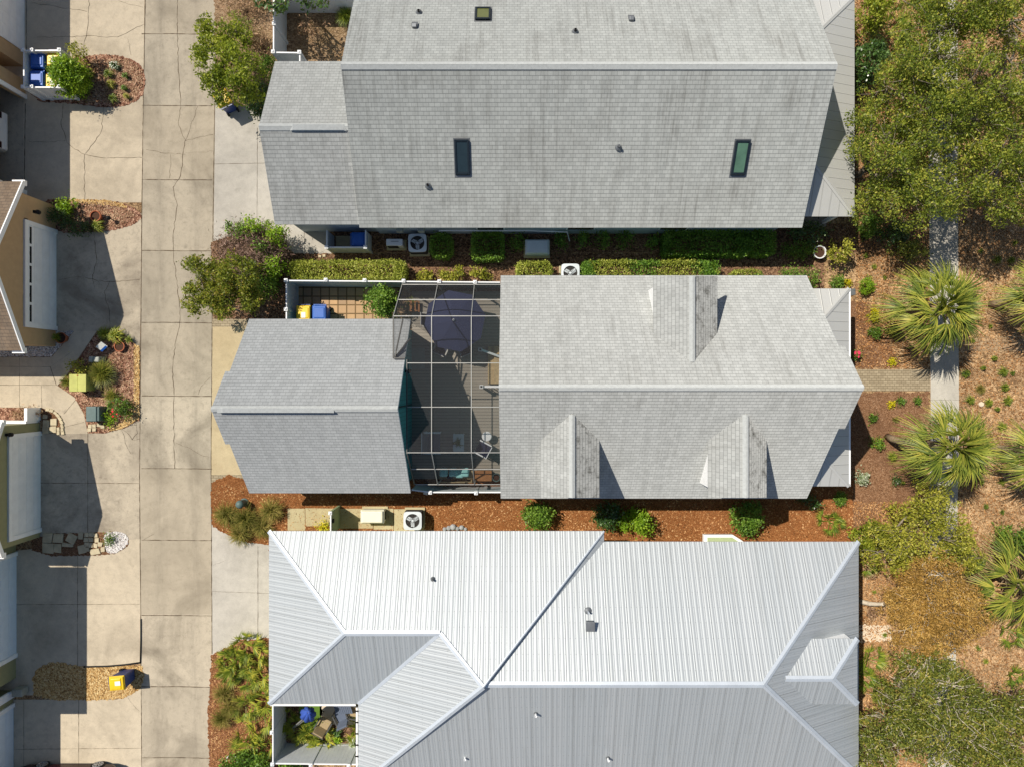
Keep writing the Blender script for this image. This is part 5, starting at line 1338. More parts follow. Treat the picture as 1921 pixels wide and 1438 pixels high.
# ------------------------------------------------------------------ cars (only small parts show)
def make_car(name, label, paint, loc, rz):
    """length along x, centred at the origin, nose to +x"""
    t = thing(name, label, "car", (0, 0, 0))
    prof = [(-2.2, .35), (-2.28, .6), (-2.2, .95), (-1.9, 1.02), (1.0, 1.0), (1.9, .88), (2.2, .68), (2.25, .4), (2.1, .25), (-2.1, .25)]
    m = MB(); k = len(prof)
    ys = ((-.9, .94), (-.86, 1.0), (.86, 1.0), (.9, .94))
    rows = [[(x * sx, y, z if z < .5 else .5 + (z - .5) * sx) for x, z in prof] for y, sx in ys]
    for a, b2 in zip(rows, rows[1:]):
        for i in range(k): m.face([a[i], a[(i + 1) % k], b2[(i + 1) % k], b2[i]][::-1])
    m.face(rows[0]); m.face(rows[-1][::-1]); m.build("body", M[paint], t, bevel=.04)
    m = MB(); m.hexa([(-1.95, -.82, .98), (1.0, -.82, .98), (1.0, .82, .98), (-1.95, .82, .98), (-1.5, -.62, 1.55), (.2, -.62, 1.55), (.2, .62, 1.55), (-1.5, .62, 1.55)]); m.build("cabin", M['glass'], t, bevel=.05)
    m = MB(); m.obox((-.65, 0, 1.56), (1.75, 1.26, .06)); m.build("roof_panel", M[paint], t, bevel=.03)
    for s in (-1, 1):
        m = MB(); m.obox((s * 2.2, 0, .5), (.2, 1.78, .24)); m.build("bumper", M[paint], t, bevel=.07, seg=3)
    for s in (-1, 1):
        m = MB(); m.obox((-2.2, s * .7, .8), (.1, .3, .16)); m.build("tail_light", M['car_red'], t)
        m = MB(); m.obox((2.14, s * .66, .68), (.12, .34, .14)); m.build("headlight", M['glass'], t)
        for x in (-1.32, 1.35):
            w = MB(); w.tube([(x, s * .74, .33), (x, s * .93, .33)], .33, 22); o = w.build("wheel", M['black'], t, bevel=.03)
            r = MB()
            for j in range(8):
                a = j * math.pi / 4; r.bar((x, s * .945, .33), (x + .2 * math.cos(a), s * .945, .33 + .2 * math.sin(a)), .04)
            r.tube([(x + .22 * math.cos(2 * math.pi * i / 18), s * .94, .33 + .22 * math.sin(2 * math.pi * i / 18)) for i in range(19)], .018, 5, cap=False)
            r.build("rim", M['rim'], o)
    t.location = loc; t.rotation_euler = (0, 0, rz)
    return t
make_car("parked_car", "white car parked inside the open garage, its bumper just showing", 'car_white', (-26.35, 11.95, .016), math.pi)
make_car("parked_car", "dark maroon car at the bottom edge, only its wheels showing", 'car_red', (-21.15, -19.13, .015), 0)
# seats for the fence of sticks at the top
# ------------------------------------------------------------------ plants
nr = np.random.default_rng(5)
def unit(v): return v / np.maximum(np.linalg.norm(v, axis=1, keepdims=True), 1e-9)
def leaf_arrays(C, size, elong=1.9, up=0.6, jit=.55, dirs=None):
    """diamond leaves at points C: arrays of 4 vertices and one quad each"""
    n = len(C)
    N = unit(nr.normal(size=(n, 3)) * (1 - up) + np.array([0, 0, up]) + 0)
    A = nr.normal(size=(n, 3)) if dirs is None else dirs + nr.normal(size=(n, 3)) * .5
    A = unit(A - (A * N).sum(1, keepdims=True) * N)
    B = np.cross(N, A)
    s = size * (1 + nr.uniform(-jit, jit, (n, 1)))
    L = A * s * .5; Wd = B * s * .5 / elong
    fold = N * s * .06
    V = np.stack([C - L, C + Wd - L * .1 + fold, C + L, C - Wd - L * .1 + fold], 1).reshape(-1, 3)
    F = np.arange(4 * n, dtype=np.int32).reshape(n, 4)
    return V, F
def blob(n, c, r, inner=.55, flat=0.0):
    d = unit(nr.normal(size=(n, 3)))
    k = nr.uniform(inner ** 3, 1, (n, 1)) ** (1 / 3)
    p = d * k * np.array(r)
    if flat: p[:, 2] = np.maximum(p[:, 2], -r[2] * flat)
    return p + np.array(c)
def clumpy(c, r, nsub, per, spread, top=.25):
    """leaves in sub-clusters spread over the upper shell of an ellipsoid: leaves gaps between them"""
    d = unit(nr.normal(size=(nsub, 3)) + np.array([0, 0, top]))
    k = nr.uniform(.3, 1, (nsub, 1)) ** (1 / 2.2)
    S = d * k * np.array(r) + np.array(c)
    S[:, 2] = np.maximum(S[:, 2], .15)
    m = nr.poisson(per, nsub).clip(1)
    sp = spread * nr.uniform(.6, 1.4, (nsub, 1))
    C = np.repeat(S, m, 0) + nr.normal(size=(m.sum(), 3)) * np.repeat(sp, m, 0) * np.array([1, 1, .6])
    return C, S
def boughs(c, r, br, cover, per):
    """flattened leafy boughs at different heights through an ellipsoid, with gaps between them"""
    nb = max(4, int(cover * r[0] * r[1] / (br * br)))
    a = nr.uniform(0, 2 * math.pi, nb); d = np.sqrt(nr.uniform(0, 1, nb))
    dome = np.sqrt(np.maximum(0, 1 - d * d * .85))
    z = c[2] + r[2] * (dome * 1.1 - nr.uniform(0, 1.5, nb) ** 1.3)
    S = np.stack([c[0] + np.cos(a) * d * r[0], c[1] + np.sin(a) * d * r[1], np.maximum(z, .3)], 1)
    R_ = br * nr.uniform(.55, 1.35, nb)
    m = np.maximum(8, (per * (R_ / br) ** 2 * nr.uniform(.7, 1.3, nb)).astype(int))
    u = unit(nr.normal(size=(m.sum(), 3))); k = nr.uniform(.25, 1, (m.sum(), 1)) ** .5
    stretch = np.repeat(np.stack([nr.uniform(.8, 1.3, nb), nr.uniform(.8, 1.3, nb), np.full(nb, .55)], 1), m, 0)
    C = np.repeat(S, m, 0) + u * k * np.repeat(R_, m)[:, None] * stretch + nr.normal(size=(m.sum(), 3)) * .04
    return C, S
def branchy(mb, a, b, r0, r1, bend=.12, n=5, sides=5):
    a = Vector(a); b = Vector(b); L = (b - a).length
    o = Vector(nr.normal(size=3)) * bend * L
    o2 = Vector(nr.normal(size=3)) * bend * L * .5
    pts = []
    for i in range(n):
        t = i / (n - 1)
        pts.append(a.lerp(b, t) + o * math.sin(math.pi * t) * .5 + o2 * math.sin(2 * math.pi * t) * .5)
    mb.tube(pts, [r0 + (r1 - r0) * i / (n - 1) for i in range(n)], sides)
    return pts
def tree(name, label, cat, base, clumps, leaf, mat, bark='bark', trunk_r=.14, nsub=60, per=26, spread=.2, fork=.45, twigs=.5, twig_out=1.0, twig_r=.012, group=None, elong=1.9, up=.5, twigmat=None, kids=3, br_=.34, cover=1.7, twn=1.0):
    base = Vector(base)
    t = thing(name, label, cat, base, group)
    cx = sum(c[0][0] for c in clumps) / len(clumps); cy = sum(c[0][1] for c in clumps) / len(clumps); cz = sum(c[0][2] for c in clumps) / len(clumps)
    f = base.lerp(Vector((cx, cy, cz)), fork)
    tr = MB(); branchy(tr, base, f, trunk_r, trunk_r * .75, .06, 6, 9)
    br = MB(); C = []
    for c, r in clumps:
        vol = (r[0] * r[1]) ** .5
        p, S = boughs(c, r, br_, cover, per)
        C.append(p)
        mid = Vector(c) - Vector((0, 0, r[2] * .3))
        branchy(tr, f, mid, trunk_r * .6, trunk_r * .25, .1, 6, 7)
        forks = []
        for k in range(kids + 3):
            q = mid + Vector(nr.normal(size=3)) * .0 + Vector((nr.uniform(-.55, .55) * r[0], nr.uniform(-.55, .55) * r[1], nr.uniform(-.1, .5) * r[2]))
            branchy(br, mid, q, trunk_r * .25, trunk_r * .1, .14, 5, 5); forks.append(q)
        idx = nr.permutation(len(S))[:int(len(S) * twigs * 1.0)]
        for i in idx:
            s = Vector(S[i]); q = min(forks, key=lambda w: (w - s).length)
            e = q + (s - q) * twig_out
            branchy(br, q, e, twig_r * 1.5, twig_r * .6, .12, 4, 4)
    tr.build("trunk", M[bark], t, smooth=True)
    br.build("branches", M[twigmat or bark], t, smooth=True)
    V, F = leaf_arrays(np.concatenate(C), leaf, elong, up)
    mesh_np("crown", V, F, M[mat], t)
    return t
def shrub(name, label, u, v, z, r, mat, leaf=.09, dens=1.0, cat="shrub", group=None, ground=None, per=22, spread=.11, up=.5, elong=1.8, stem='brown_twig', rz=None, pos=None, twigs=14):
    """r: radius or (rx, ry); z: height of its middle"""
    rx, ry = (r, r) if not hasattr(r, '__len__') else r
    p = P(u, v, z) if pos is None else Vector(pos)
    z0 = 0.01 if ground is None else ground
    t = thing(name, label, cat, (p.x, p.y, z0), group)
    vol = math.sqrt(rx * ry)
    nsub = max(6, int(95 * dens * vol * vol / (spread / .11) ** 2 * .6) + 5)
    C, S = clumpy((p.x, p.y, z), (rx, ry, max(.08, z - z0)), int(nsub * 1.1), per * 2.2, spread * 1.15, .35)
    C[:, 2] = np.maximum(C[:, 2], z0 + .02)
    V, F = leaf_arrays(C, leaf, elong, up)
    mesh_np("foliage", V, F, M[mat], t)
    st = MB()
    for i in range(min(twigs, len(S))):
        branchy(st, (p.x + nr.uniform(-.008, .008), p.y + nr.uniform(-.008, .008), z0), S[i], .012, .005, .1, 4, 4)
    st.build("stem", M[stem], t, smooth=True)
    return t
def hedge(name, label, x0, x1, y0, y1, h, mat, leaf=.075, dens=1300, cat="hedge", group=None, wob=.05, round_=0.25, mats2=None):
    """clipped hedge: leaves through a rounded box"""
    c = ((x0 + x1) / 2, (y0 + y1) / 2)
    t = thing(name, label, cat, (c[0], c[1], 0.01), group)
    hx, hy = (x1 - x0) / 2, (y1 - y0) / 2
    n = int(dens * ((x1 - x0) * (y1 - y0) + 2 * h * (hx + hy) * .8))
    q = nr.uniform(-1, 1, (n * 2, 3))
    keep = (np.abs(q).max(1) > .8) & (q[:, 2] > -.95)
    q = q[keep]
    # round the corners in plan
    ex = np.maximum(np.abs(q[:, 0]) * hx - (hx - round_), 0); ey = np.maximum(np.abs(q[:, 1]) * hy - (hy - round_), 0)
    q = q[np.hypot(ex, ey) < round_ * 1.02]
    C = q * np.array([hx, hy, h / 2]) + np.array([c[0], c[1], h / 2 + .02])
    w = np.sin(C[:, 0] * 5.1) * .5 + np.sin(C[:, 0] * 2.3 + C[:, 1] * 7) * .5
    C = C + nr.normal(size=C.shape) * np.array([wob * .7, wob * .7, wob]) + np.stack([w * 0, w * .02, w * .035], 1)
    C[:, 2] = np.maximum(C[:, 2], .03)
    if mats2:                              # patches of another colour: a second foliage part
        k = np.sin(C[:, 0] * 2.1 + 1.0) + .35 * np.sin(C[:, 0] * 9 + C[:, 1] * 6) + nr.normal(size=len(C)) * .25 > .25
        V, F = leaf_arrays(C[k], leaf, 1.6, .45); mesh_np("foliage", V, F, M[mats2], t)
        C = C[~k]
    V, F = leaf_arrays(C, leaf, 1.6, .45)
    mesh_np("foliage", V, F, M[mat], t)
    st = MB()
    for i in range(int((x1 - x0) * 5) + 2):
        x = nr.uniform(x0 + .15, x1 - .15); y = nr.uniform(c[1] - hy * .3, c[1] + hy * .3)
        st.tube([(x, y, 0), (x + nr.uniform(-.1, .1), y + nr.uniform(-.1, .1), h * .75)], [.02, .01], 4)
    st.build("stem", M['brown_twig'], t)
    return t
def hedge_px(name, label, u0, u1, v0, v1, h, mat, **k):
    a = P(u0, v1, h); b = P(u1, v0, h)
    return hedge(name, label, a.x, b.x, a.y, b.y, h, mat, **k)
# ---- blades: grasses, palms
def blades(base, tips, width, droop, seg=3, w_end=.15):
    """curved tapering strips from base points to tip points"""
    n = len(base); rows = []
    D = tips - base
    side = np.cross(D, np.array([0, 0, 1.0])); bad = np.linalg.norm(side, axis=1) < 1e-4; side[bad] = [1, 0, 0]; side = unit(side)
    for i in range(seg + 1):
        t = i / seg
        p = base + D * t + np.array([0, 0, 1.0]) * (droop * (t * (1 - t)) * 4)[:, None] if np.ndim(droop) else base + D * t + np.array([0, 0, droop * t * (1 - t) * 4])
        w = width * (1 - (1 - w_end) * t) if i else width * .8
        rows.append(p - side * w / 2); rows.append(p + side * w / 2)
    V = np.stack(rows, 1)                                  # n, 2(seg+1), 3
    k = 2 * (seg + 1)
    F = []
    for i in range(seg): F.append(np.stack([np.arange(n) * k + 2 * i, np.arange(n) * k + 2 * i + 1, np.arange(n) * k + 2 * i + 3, np.arange(n) * k + 2 * i + 2], 1))
    return V.reshape(-1, 3), np.concatenate(F).astype(np.int32)
def tuft(name, label, u, v, z, r, h, n, mat, w=.018, cat="ornamental grass", group=None, pos=None, droop=.25):
    p = P(u, v, z) if pos is None else Vector(pos)
    a = nr.uniform(0, 2 * math.pi, n); rr = r * np.sqrt(nr.uniform(.05, 1, n))
    b = np.stack([p.x + nr.normal(size=n) * r * .12, p.y + nr.normal(size=n) * r * .12, np.full(n, .015 + (pos[2] if pos is not None else 0))], 1)
    tp = np.stack([p.x + np.cos(a) * rr, p.y + np.sin(a) * rr, (pos[2] if pos is not None else 0) + h * (1.05 - .75 * (rr / r) ** 1.5) * nr.uniform(.7, 1.1, n)], 1)
    V, F = blades(b, tp, w, droop * h, 3)
    o = mesh_np(name, V, F, M[mat])
    return tag(o, label, cat, group)
def fan_frond(c, az, el, pet, R0, nl, spread=2.5, droop=.3, w=.045):
    """one fan leaf: petiole from c towards (az, el), leaflets radiating from its end; returns V, F"""
    d = np.array([math.cos(az) * math.cos(el), math.sin(az) * math.cos(el), math.sin(el)])
    hub = np.array(c) + d * pet + np.array([0, 0, -.12 * pet * pet * (1 - math.sin(el))])
    s = np.cross(d, [0, 0, 1.0]); s /= np.linalg.norm(s) + 1e-9
    up = np.cross(s, d)
    th = np.linspace(-spread / 2, spread / 2, nl) + nr.normal(size=nl) * .03
    Lk = R0 * (1 - .3 * (np.abs(th) / (spread / 2)) ** 2) * nr.uniform(.85, 1.08, nl)
    dirs = np.cos(th)[:, None] * d + np.sin(th)[:, None] * s + up * .12 * np.cos(th * 2)[:, None]
    dirs = unit(dirs)
    base = np.repeat(hub[None], nl, 0) + dirs * .04
    tips = base + dirs * Lk[:, None]; tips[:, 2] -= droop * Lk * nr.uniform(.6, 1.4, nl)
    V, F = blades(base, tips, w, droop * .35 * Lk, 3, .12)
    # petiole
    PV, PF = blades(np.array([c]), hub[None], .045, 0.0, 2, .7)
    return np.concatenate([V, PV]), np.concatenate([F, PF + len(V)])
def fronds(specs):
    Vs, Fs, k = [], [], 0
    for sp in specs:
        V, F = fan_frond(**sp); Vs.append(V); Fs.append(F + k); k += len(V)
    return np.concatenate(Vs), np.concatenate(Fs)
def palm(label, base, top, rad, nf=30, mat='palm', group="cabbage palms right of the houses", seed=0):
    t = thing("palm_tree", label, "palm", base, group)
    tr = MB(); pts = branchy(tr, base, top, .17, .15, .04, 8, 10); tr.build("trunk", M['palm_bark'], t, smooth=True)
    bt = MB()
    for i in range(26):
        a = i * 2.4; z = top[2] - .1 - i * .035
        q = Vector((top[0], top[1], z)); o = Vector((math.cos(a), math.sin(a), 0))
        bt.bar(q + o * .1, q + o * .32 + Vector((0, 0, .16)), .05, .02)
    bt.build("leaf_base", M['palm_bark'], t)
    sp = []; turn = nr.uniform(0, 6.28)
    for i in range(nf):
        k = i / nf
        az = turn + i * 2.399 + nr.uniform(-.15, .15)
        el = R(82) * (1 - k) ** 1.1 - R(28) * k + nr.uniform(-.08, .08)
        R0 = rad * .56 * nr.uniform(.85, 1.12); pt = rad * (.26 + .26 * k) * nr.uniform(.85, 1.15)
        sp.append(dict(c=(top[0], top[1], top[2]), az=az, el=el, pet=pt, R0=R0, nl=26, spread=2.2 + nr.uniform(-.2, .3), droop=.2 + .4 * k * nr.uniform(.6, 1.4), w=.078))
    V, F = fronds(sp)
    mesh_np("crown", V, F, M[mat], t)
    sp = [dict(c=(top[0], top[1], top[2] - .15), az=nr.uniform(0, 6.28), el=-R(nr.uniform(25, 60)), pet=rad * .4, R0=rad * .42, nl=22, spread=2.2, droop=.7, w=.05) for i in range(6)]
    V, F = fronds(sp)
    mesh_np("dead_fronds", V, F, M['dead_palm'], t)
    return t
def palmetto(label, u, v, z, r, nf, group=None, mat='palmetto', cat="palmetto", pos=None, name="saw_palmetto"):
    p = P(u, v, z) if pos is None else Vector(pos)
    sp = []
    for i in range(nf):
        az = i * 2.399 + nr.uniform(-.4, .4); el = nr.uniform(.25, 1.1)
        sp.append(dict(c=(p.x + nr.normal() * .06, p.y + nr.normal() * .06, .03 + (pos[2] if pos is not None else 0)), az=az, el=el, pet=r * nr.uniform(.5, .95), R0=r * nr.uniform(.6, .9), nl=12, spread=2.7, droop=.12, w=.065))
    V, F = fronds(sp)
    return tag(mesh_np(name, V, F, M[mat]), label, cat, group)
def rosette(name, label, u, v, z, r, n, mat, w=.05, h=.25, cat="plant", group=None, pos=None):
    return tuft(name, label, u, v, z, r, h, n, mat, w, cat, group, pos, .5)
def flowers(o_label, name, cat, u, v, z, r, nl, nf, leafm, flm, fs=.07):
    t = shrub(name, o_label, u, v, z, r, leafm, .07, .9, cat, None, None, 18, .08)
    p = P(u, v, z); C = blob(nf, (p.x, p.y, z), (r * .9, r * .9, z * .95), .8); C[:, 2] = np.maximum(C[:, 2], z * .9)
    V, F = leaf_arrays(C, fs, 1.1, .8); mesh_np("flower", V, F, M[flm], t)
    return t
def V3(u, v, z): return tuple(P(u, v, z))

# ---- trees left of the lane and by the houses
tree("street_tree", "leafy green tree overhanging the lane above the grey driveway", "tree", P(474, 168, 0),
     [(V3(400, 110, 2.9), (.95, 1.0, .7)), (V3(445, 130, 3.2), (.95, .9, .75)), (V3(420, 160, 2.7), (.9, .7, .6)), (V3(430, 70, 2.8), (.75, .8, .6)), (V3(385, 60, 2.4), (.5, .55, .4)), (V3(470, 170, 2.6), (.55, .5, .5))],
     .115, 'ash', 'bark', .09, 62, 75, .16, .4, .8, 1.15, .01, None, 1.9, .3, br_=.26, cover=3.4)
tree("street_tree", "bronze tinted tree overhanging the lane above the smaller garage", "tree", P(462, 548, 0),
     [(V3(400, 535, 2.9), (1.0, 1.05, .7)), (V3(445, 520, 3.0), (.95, .85, .7)), (V3(430, 565, 2.8), (.95, .75, .65)), (V3(370, 560, 2.5), (.6, .7, .45)), (V3(375, 500, 2.5), (.6, .6, .45)), (V3(465, 560, 2.6), (.55, .55, .5))],
     .11, 'bronze_leaf', 'bark', .09, 66, 75, .16, .4, .8, 1.15, .01, None, 1.9, .3, br_=.26, cover=3.4)
shrub("shrub", "dark glossy shrub under the street tree at the shingle garage corner", 487, 185, .8, (.75, .8), 'dark_green', .11, 1.2)
shrub("shrub", "small dark shrub just outside the corner of the white fence", 505, 125, .6, (.4, .6), 'green', .09)
shrub("shrub", "feathery green shrub behind the leafy street tree", 452, 55, 1.0, (.55, .6), 'grass_green', .11, 1.0, elong=4)
shrub("shrub", "dry brown twiggy shrub against the outside of the white fence", 490, 85, .6, (.65, .75), 'brown_leaf', .16, 1.0, elong=6, up=.3, spread=.16)
shrub("shrub", "dry brown brush at the top edge beside the lane", 455, 12, .5, (1.1, .5), 'brown_leaf', .16, .9, elong=6, up=.3, spread=.16)
tree("magnolia_tree", "dark glossy tree leaning over the white fence at the top edge", "tree", V3(560, -14, 0), [(V3(535, -4, 3.0), (.9, .6, .5)), (V3(570, -8, 3.0), (.8, .55, .5)), (V3(505, 4, 2.7), (.4, .4, .3))], .19, 'dark_green', 'bark', .1, 40, 40, .2, .4, .3, 1, .01, None, 2.2)
tuft("ornamental_grass", "dark grassy clump inside the white fenced corner", 648, 28, .5, .65, .9, 420, 'grass_green', .02)
shrub("shrub", "dry brown bramble inside the white fenced corner", 580, 55, .4, (.6, .5), 'brown_leaf', .2, .6, elong=8, up=.3, spread=.18)
shrub("round_bush", "round bright green clipped bush at the corner of the white bin pen", 131, 146, 1.0, (.76, .78), 'lime', .1, 2.6, per=34, spread=.1)
shrub("shrub", "loose light green shrub just above the round clipped bush", 152, 106, .7, (.4, .38), 'yellowgreen', .09, .8)
# planting in the beds
BD = "small tufts in the mulch bed beside the round bush"
for i, (u, v, r, mt, lab) in enumerate(((214, 123, .36, 'dark_green', "dark strappy tuft nearest the top of the mulch bed by round bush"), (234, 142, .22, 'green', "small bright tuft at the right of the mulch bed by round bush"), (203, 138, .32, 'grass_green', "strappy tuft in the middle of the mulch bed by round bush"),
        (207, 157, .28, 'yellowgreen', "yellowish tuft low in the mulch bed by round bush"), (232, 165, .2, 'green', "tiny tuft at the lower right of the mulch bed by round bush"), (211, 184, .32, 'grass_green', "tuft at the bottom of the mulch bed by round bush"), (236, 180, .2, 'yellowgreen', "pale tuft in the bottom right corner of the mulch bed by round bush"), (168, 137, .3, 'yellowgreen', "light green tuft touching the round bush on its right"))):
    rosette("bedding_plant", lab, u, v, .2, r, 70, mt, .04, .35, "plant", BD)
shrub("fern", "bright green fern in the gravel edge beside the tan house", 129, 389, .35, (.42, .3), 'lime', .1, 1.2)
shrub("round_bush", "dark grey green ball bush at the corner of the tan house", 113, 408, .45, .42, 'dark_green', .07, 2.0)
rosette("bedding_plant", "yellow green strappy plant below the wide terracotta pot", 182, 423, .3, .42, 120, 'palmetto', .035, .5)
shrub("shrub", "dark low shrub between the ball bush and the drive", 150, 427, .3, (.5, .3), 'dark_green', .08, .8)
tuft("potted_grass", "dark grassy plant growing from the pot by tan wall", 108, 630, .6, .3, .5, 90, 'grass_green', .025, "plant", None, V3(111, 633, .35)[:2] + (.33,))
tuft("ornamental_grass", "dark green grass clump at the lower corner of the tan house drive", 192, 626, .4, .45, .6, 260, 'grass_green', .025)
rosette("ornamental_grass", "yellow green strappy clump beside the tan house drive", 216, 629, .35, .52, 140, 'palmetto', .045, .55, "ornamental grass")
rosette("bedding_plant", "small strappy plant at the lane end of the tan house drive", 241, 637, .25, .28, 60, 'grass_green', .03, .35)
tuft("wispy_shrub", "large wispy olive shrub to the right of the yellow green utility box", 186, 700, .5, .85, .95, 620, 'olive_leaf', .025, "shrub", None, None, .15)
tuft("wispy_shrub", "wispy grey shrub beside the walkway left of the yellow green box", 120, 716, .4, .42, .6, 200, 'olive_leaf', .02, "shrub", None, None, .15)
shrub("shrub", "light green shrub between the two utility boxes", 149, 689, .45, (.42, .32), 'yellowgreen', .08, .9)
tuft("wispy_shrub", "wispy olive shrub above the red flowering one", 205, 742, .35, .5, .6, 240, 'olive_leaf', .02, "shrub", None, None, .15)
flowers("red flowering shrub by the lane below the wispy one", "flowering_shrub", "shrub", 224, 766, .4, .58, 0, 12, 'green', 'flower_red', .09)
shrub("shrub", "small low green shrub right of the dark utility box", 201, 787, .25, .26, 'lime', .07, .8)
shrub("shrub", "low green plant on the white gravel patch", 205, 1006, .15, (.3, .25), 'green', .06, .7)
shrub("shrub", "dry brown plants in the bed behind the olive house corner", 50, 776, .25, (.7, .2), 'brown_leaf', .12, .8, elong=4)
# shrubs and hedges between the two shingle houses
shrub("shrub", "big brownish shrub with bare purple twigs beside the grey driveway", 478, 470, 1.1, (1.6, 1.2), 'purple_twig', .17, 3.0, elong=7, up=.15, spread=.22, per=60)
for i, (u, v, z, rx, ry, mt, lab) in enumerate(((487, 428, 1.3, .55, .35, 'lime', "green shoots at the top of the brownish twiggy shrub"), (440, 428, 1.2, .4, .3, 'green', "green shoots at the upper left of the brownish twiggy shrub"), (522, 450, 1.2, .35, .6, 'lime', "green shoots at the right side of the brownish twiggy shrub"),
        (500, 470, 1.3, .35, .4, 'green', "green shoots in the middle of the brownish twiggy shrub"), (520, 500, 1.2, .45, .5, 'lime', "bright green shrub below the brownish twiggy one"), (500, 530, .9, .75, .55, 'green', "dark leafy shrub beside the fence corner under bronze tree"), (465, 440, 1.3, .3, .3, 'green', "green shoots at the upper middle of the brownish twiggy shrub"))):
    shrub("shrub", lab, u, v, z, (rx, ry), mt, .1, 1.1, "shrub", "green shoots round the brownish twiggy shrub" if i in (0, 1, 2, 3, 6) else None)
hedge_px("clipped_hedge", "long clipped yellow green hedge above the white yard fence", 540, 759, 487, 522, 1.35, 'hedge', leaf=.07)
hedge_px("clipped_hedge", "short rounded yellow hedge left of the half hidden air conditioner", 968, 1036, 489, 522, 1.0, 'hedge', leaf=.065, round_=.4)
hedge_px("clipped_hedge", "patchy yellow and green hedge along the top eave of dormer house", 1092, 1352, 487, 522, 1.1, 'hedge', leaf=.065, mats2='hedge_dark')
hedge_px("clipped_hedge", "low yellow hedge tuft right of the patchy hedge at dormer eave", 1374, 1432, 505, 530, .8, 'hedge', leaf=.065, round_=.3, mats2='hedge_dark')
shrub("shrub", "thin green shrub at the right end of the dormer eave hedge", 1492, 515, .7, (.6, .25), 'hedge_dark', .08, .9)
shrub("shrub", "sparse green shrub at the top right corner of dormer house", 1523, 526, .5, (.25, .4), 'green', .08, .7)
hedge_px("clipped_hedge", "dark clipped bush right of the upper air conditioner", 806, 848, 436, 482, 1.0, 'hedge_dark', leaf=.07, round_=.35)
hedge_px("clipped_hedge", "square dark clipped bush midway along the shingle house wall", 884, 945, 433, 487, 1.0, 'hedge_dark', leaf=.07, round_=.25)
hedge_px("clipped_hedge", "large dark clipped hedge at the right end of the shingle house wall", 1246, 1408, 431, 478, 1.1, 'hedge_dark', leaf=.075, round_=.2)
hedge_px("clipped_hedge", "shorter dark clipped hedge block ending the large hedge", 1411, 1457, 431, 478, 1.05, 'hedge_dark', leaf=.075, round_=.25)
shrub("shrub", "low dark green mound left of the white pot", 1495, 471, .35, (1.0, .38), 'green', .07, 1.1)
shrub("shrub", "loose yellow green shrub right of the white pot", 1572, 470, .8, (.5, .55), 'yellowgreen', .1, .9)
shrub("shrub", "dark shade shrub behind the low green mound", 1520, 438, .6, (1.1, .4), 'dark_green', .09, .9)
SH = "small shrubs in the shade along the shingle house"
for u, v, lab in ((968, 452, "shaded shrub left of the grey generator"), (1050, 447, "shaded shrub right of the grey generator"), (1092, 450, "first shaded shrub right of the generator gap"), (1128, 448, "second shaded shrub right of the generator gap"), (1172, 450, "third shaded shrub right of the generator gap"), (1220, 452, "shaded shrub just left of the large dark hedge")):
    shrub("shrub", lab, u, v, .5, (.36, .36), 'green', .09, .6, "shrub", SH)
SQ = "sprouting plants along the fence above the patio"
for u, v, r, lab in ((797, 519, .3, "bright sprouting plant right of the long yellow hedge"), (833, 517, .2, "thin sprouting plant second from the long yellow hedge"), (862, 512, .24, "leafy sprouting plant in the middle of the fence row"), (890, 512, .18, "thin sprouting plant fourth in the fence row"), (910, 514, .22, "leafy sprouting plant nearest the dormer house corner"), (846, 522, .15, "tiny lime sprout touching the fence")):
    shrub("bedding_plant", lab, u, v, .35, r, 'yellowgreen', .1, .8, "plant", SQ, None, 16, .08)
shrub("yard_bush", "dark leafy bush in the paved yard beside the screen", 716, 566, 1.1, (.72, .7), 'green', .11, 1.6, per=26)
# bed below
for i, (u, v, r, h, lab) in enumerate(((425, 965, .62, .75, "grass clump nearest the lane in the straw bed"), (462, 972, .7, .85, "largest grass clump in the middle of the straw bed"), (508, 956, .6, .8, "grass clump at the right edge of the straw bed"), (450, 1000, .6, .7, "lower grass clump above the grey drive"), (490, 990, .55, .6, "yellowish grass clump touching the metal roof corner"))):
    tuft("ornamental_grass", lab, u, v, .35, r * 1.3, h * 1.1, 330, 'grass', .028, "ornamental grass", "ornamental grasses in the straw bed by the lane")
shrub("shrub", "small yellow shrub at the foot of the sage fence panel", 608, 985, .5, .22, 'yellow_fl', .08, 1.2)
shrub("shrub", "round green bush below the patio corner on orange straw", 1010, 967, .7, (.68, .62), 'green', .1, 1.9)
shrub("shrub", "dark green bush under the first dormer, left of a brighter one", 1141, 968, .7, (.68, .6), 'dark_green', .1, 1.6)
shrub("shrub", "bright green bush right of the dark one under the first dormer", 1192, 978, .75, (.75, .62), 'lime', .1, 1.6)
shrub("shrub", "green bush below the second dormer above the bay window", 1402, 972, .75, (.72, .75), 'green', .1, 1.6)
shrub("shrub", "dark shrub hidden in the porch corner shade of dormer house", 1520, 940, .4, (.5, .3), 'dark_green', .09, .8)
palmetto("bright green fan leaved plant on the straw near the metal roof corner", 1560, 978, .4, .55, 9, None, 'grass_green', "plant", None, "coontie_plant")
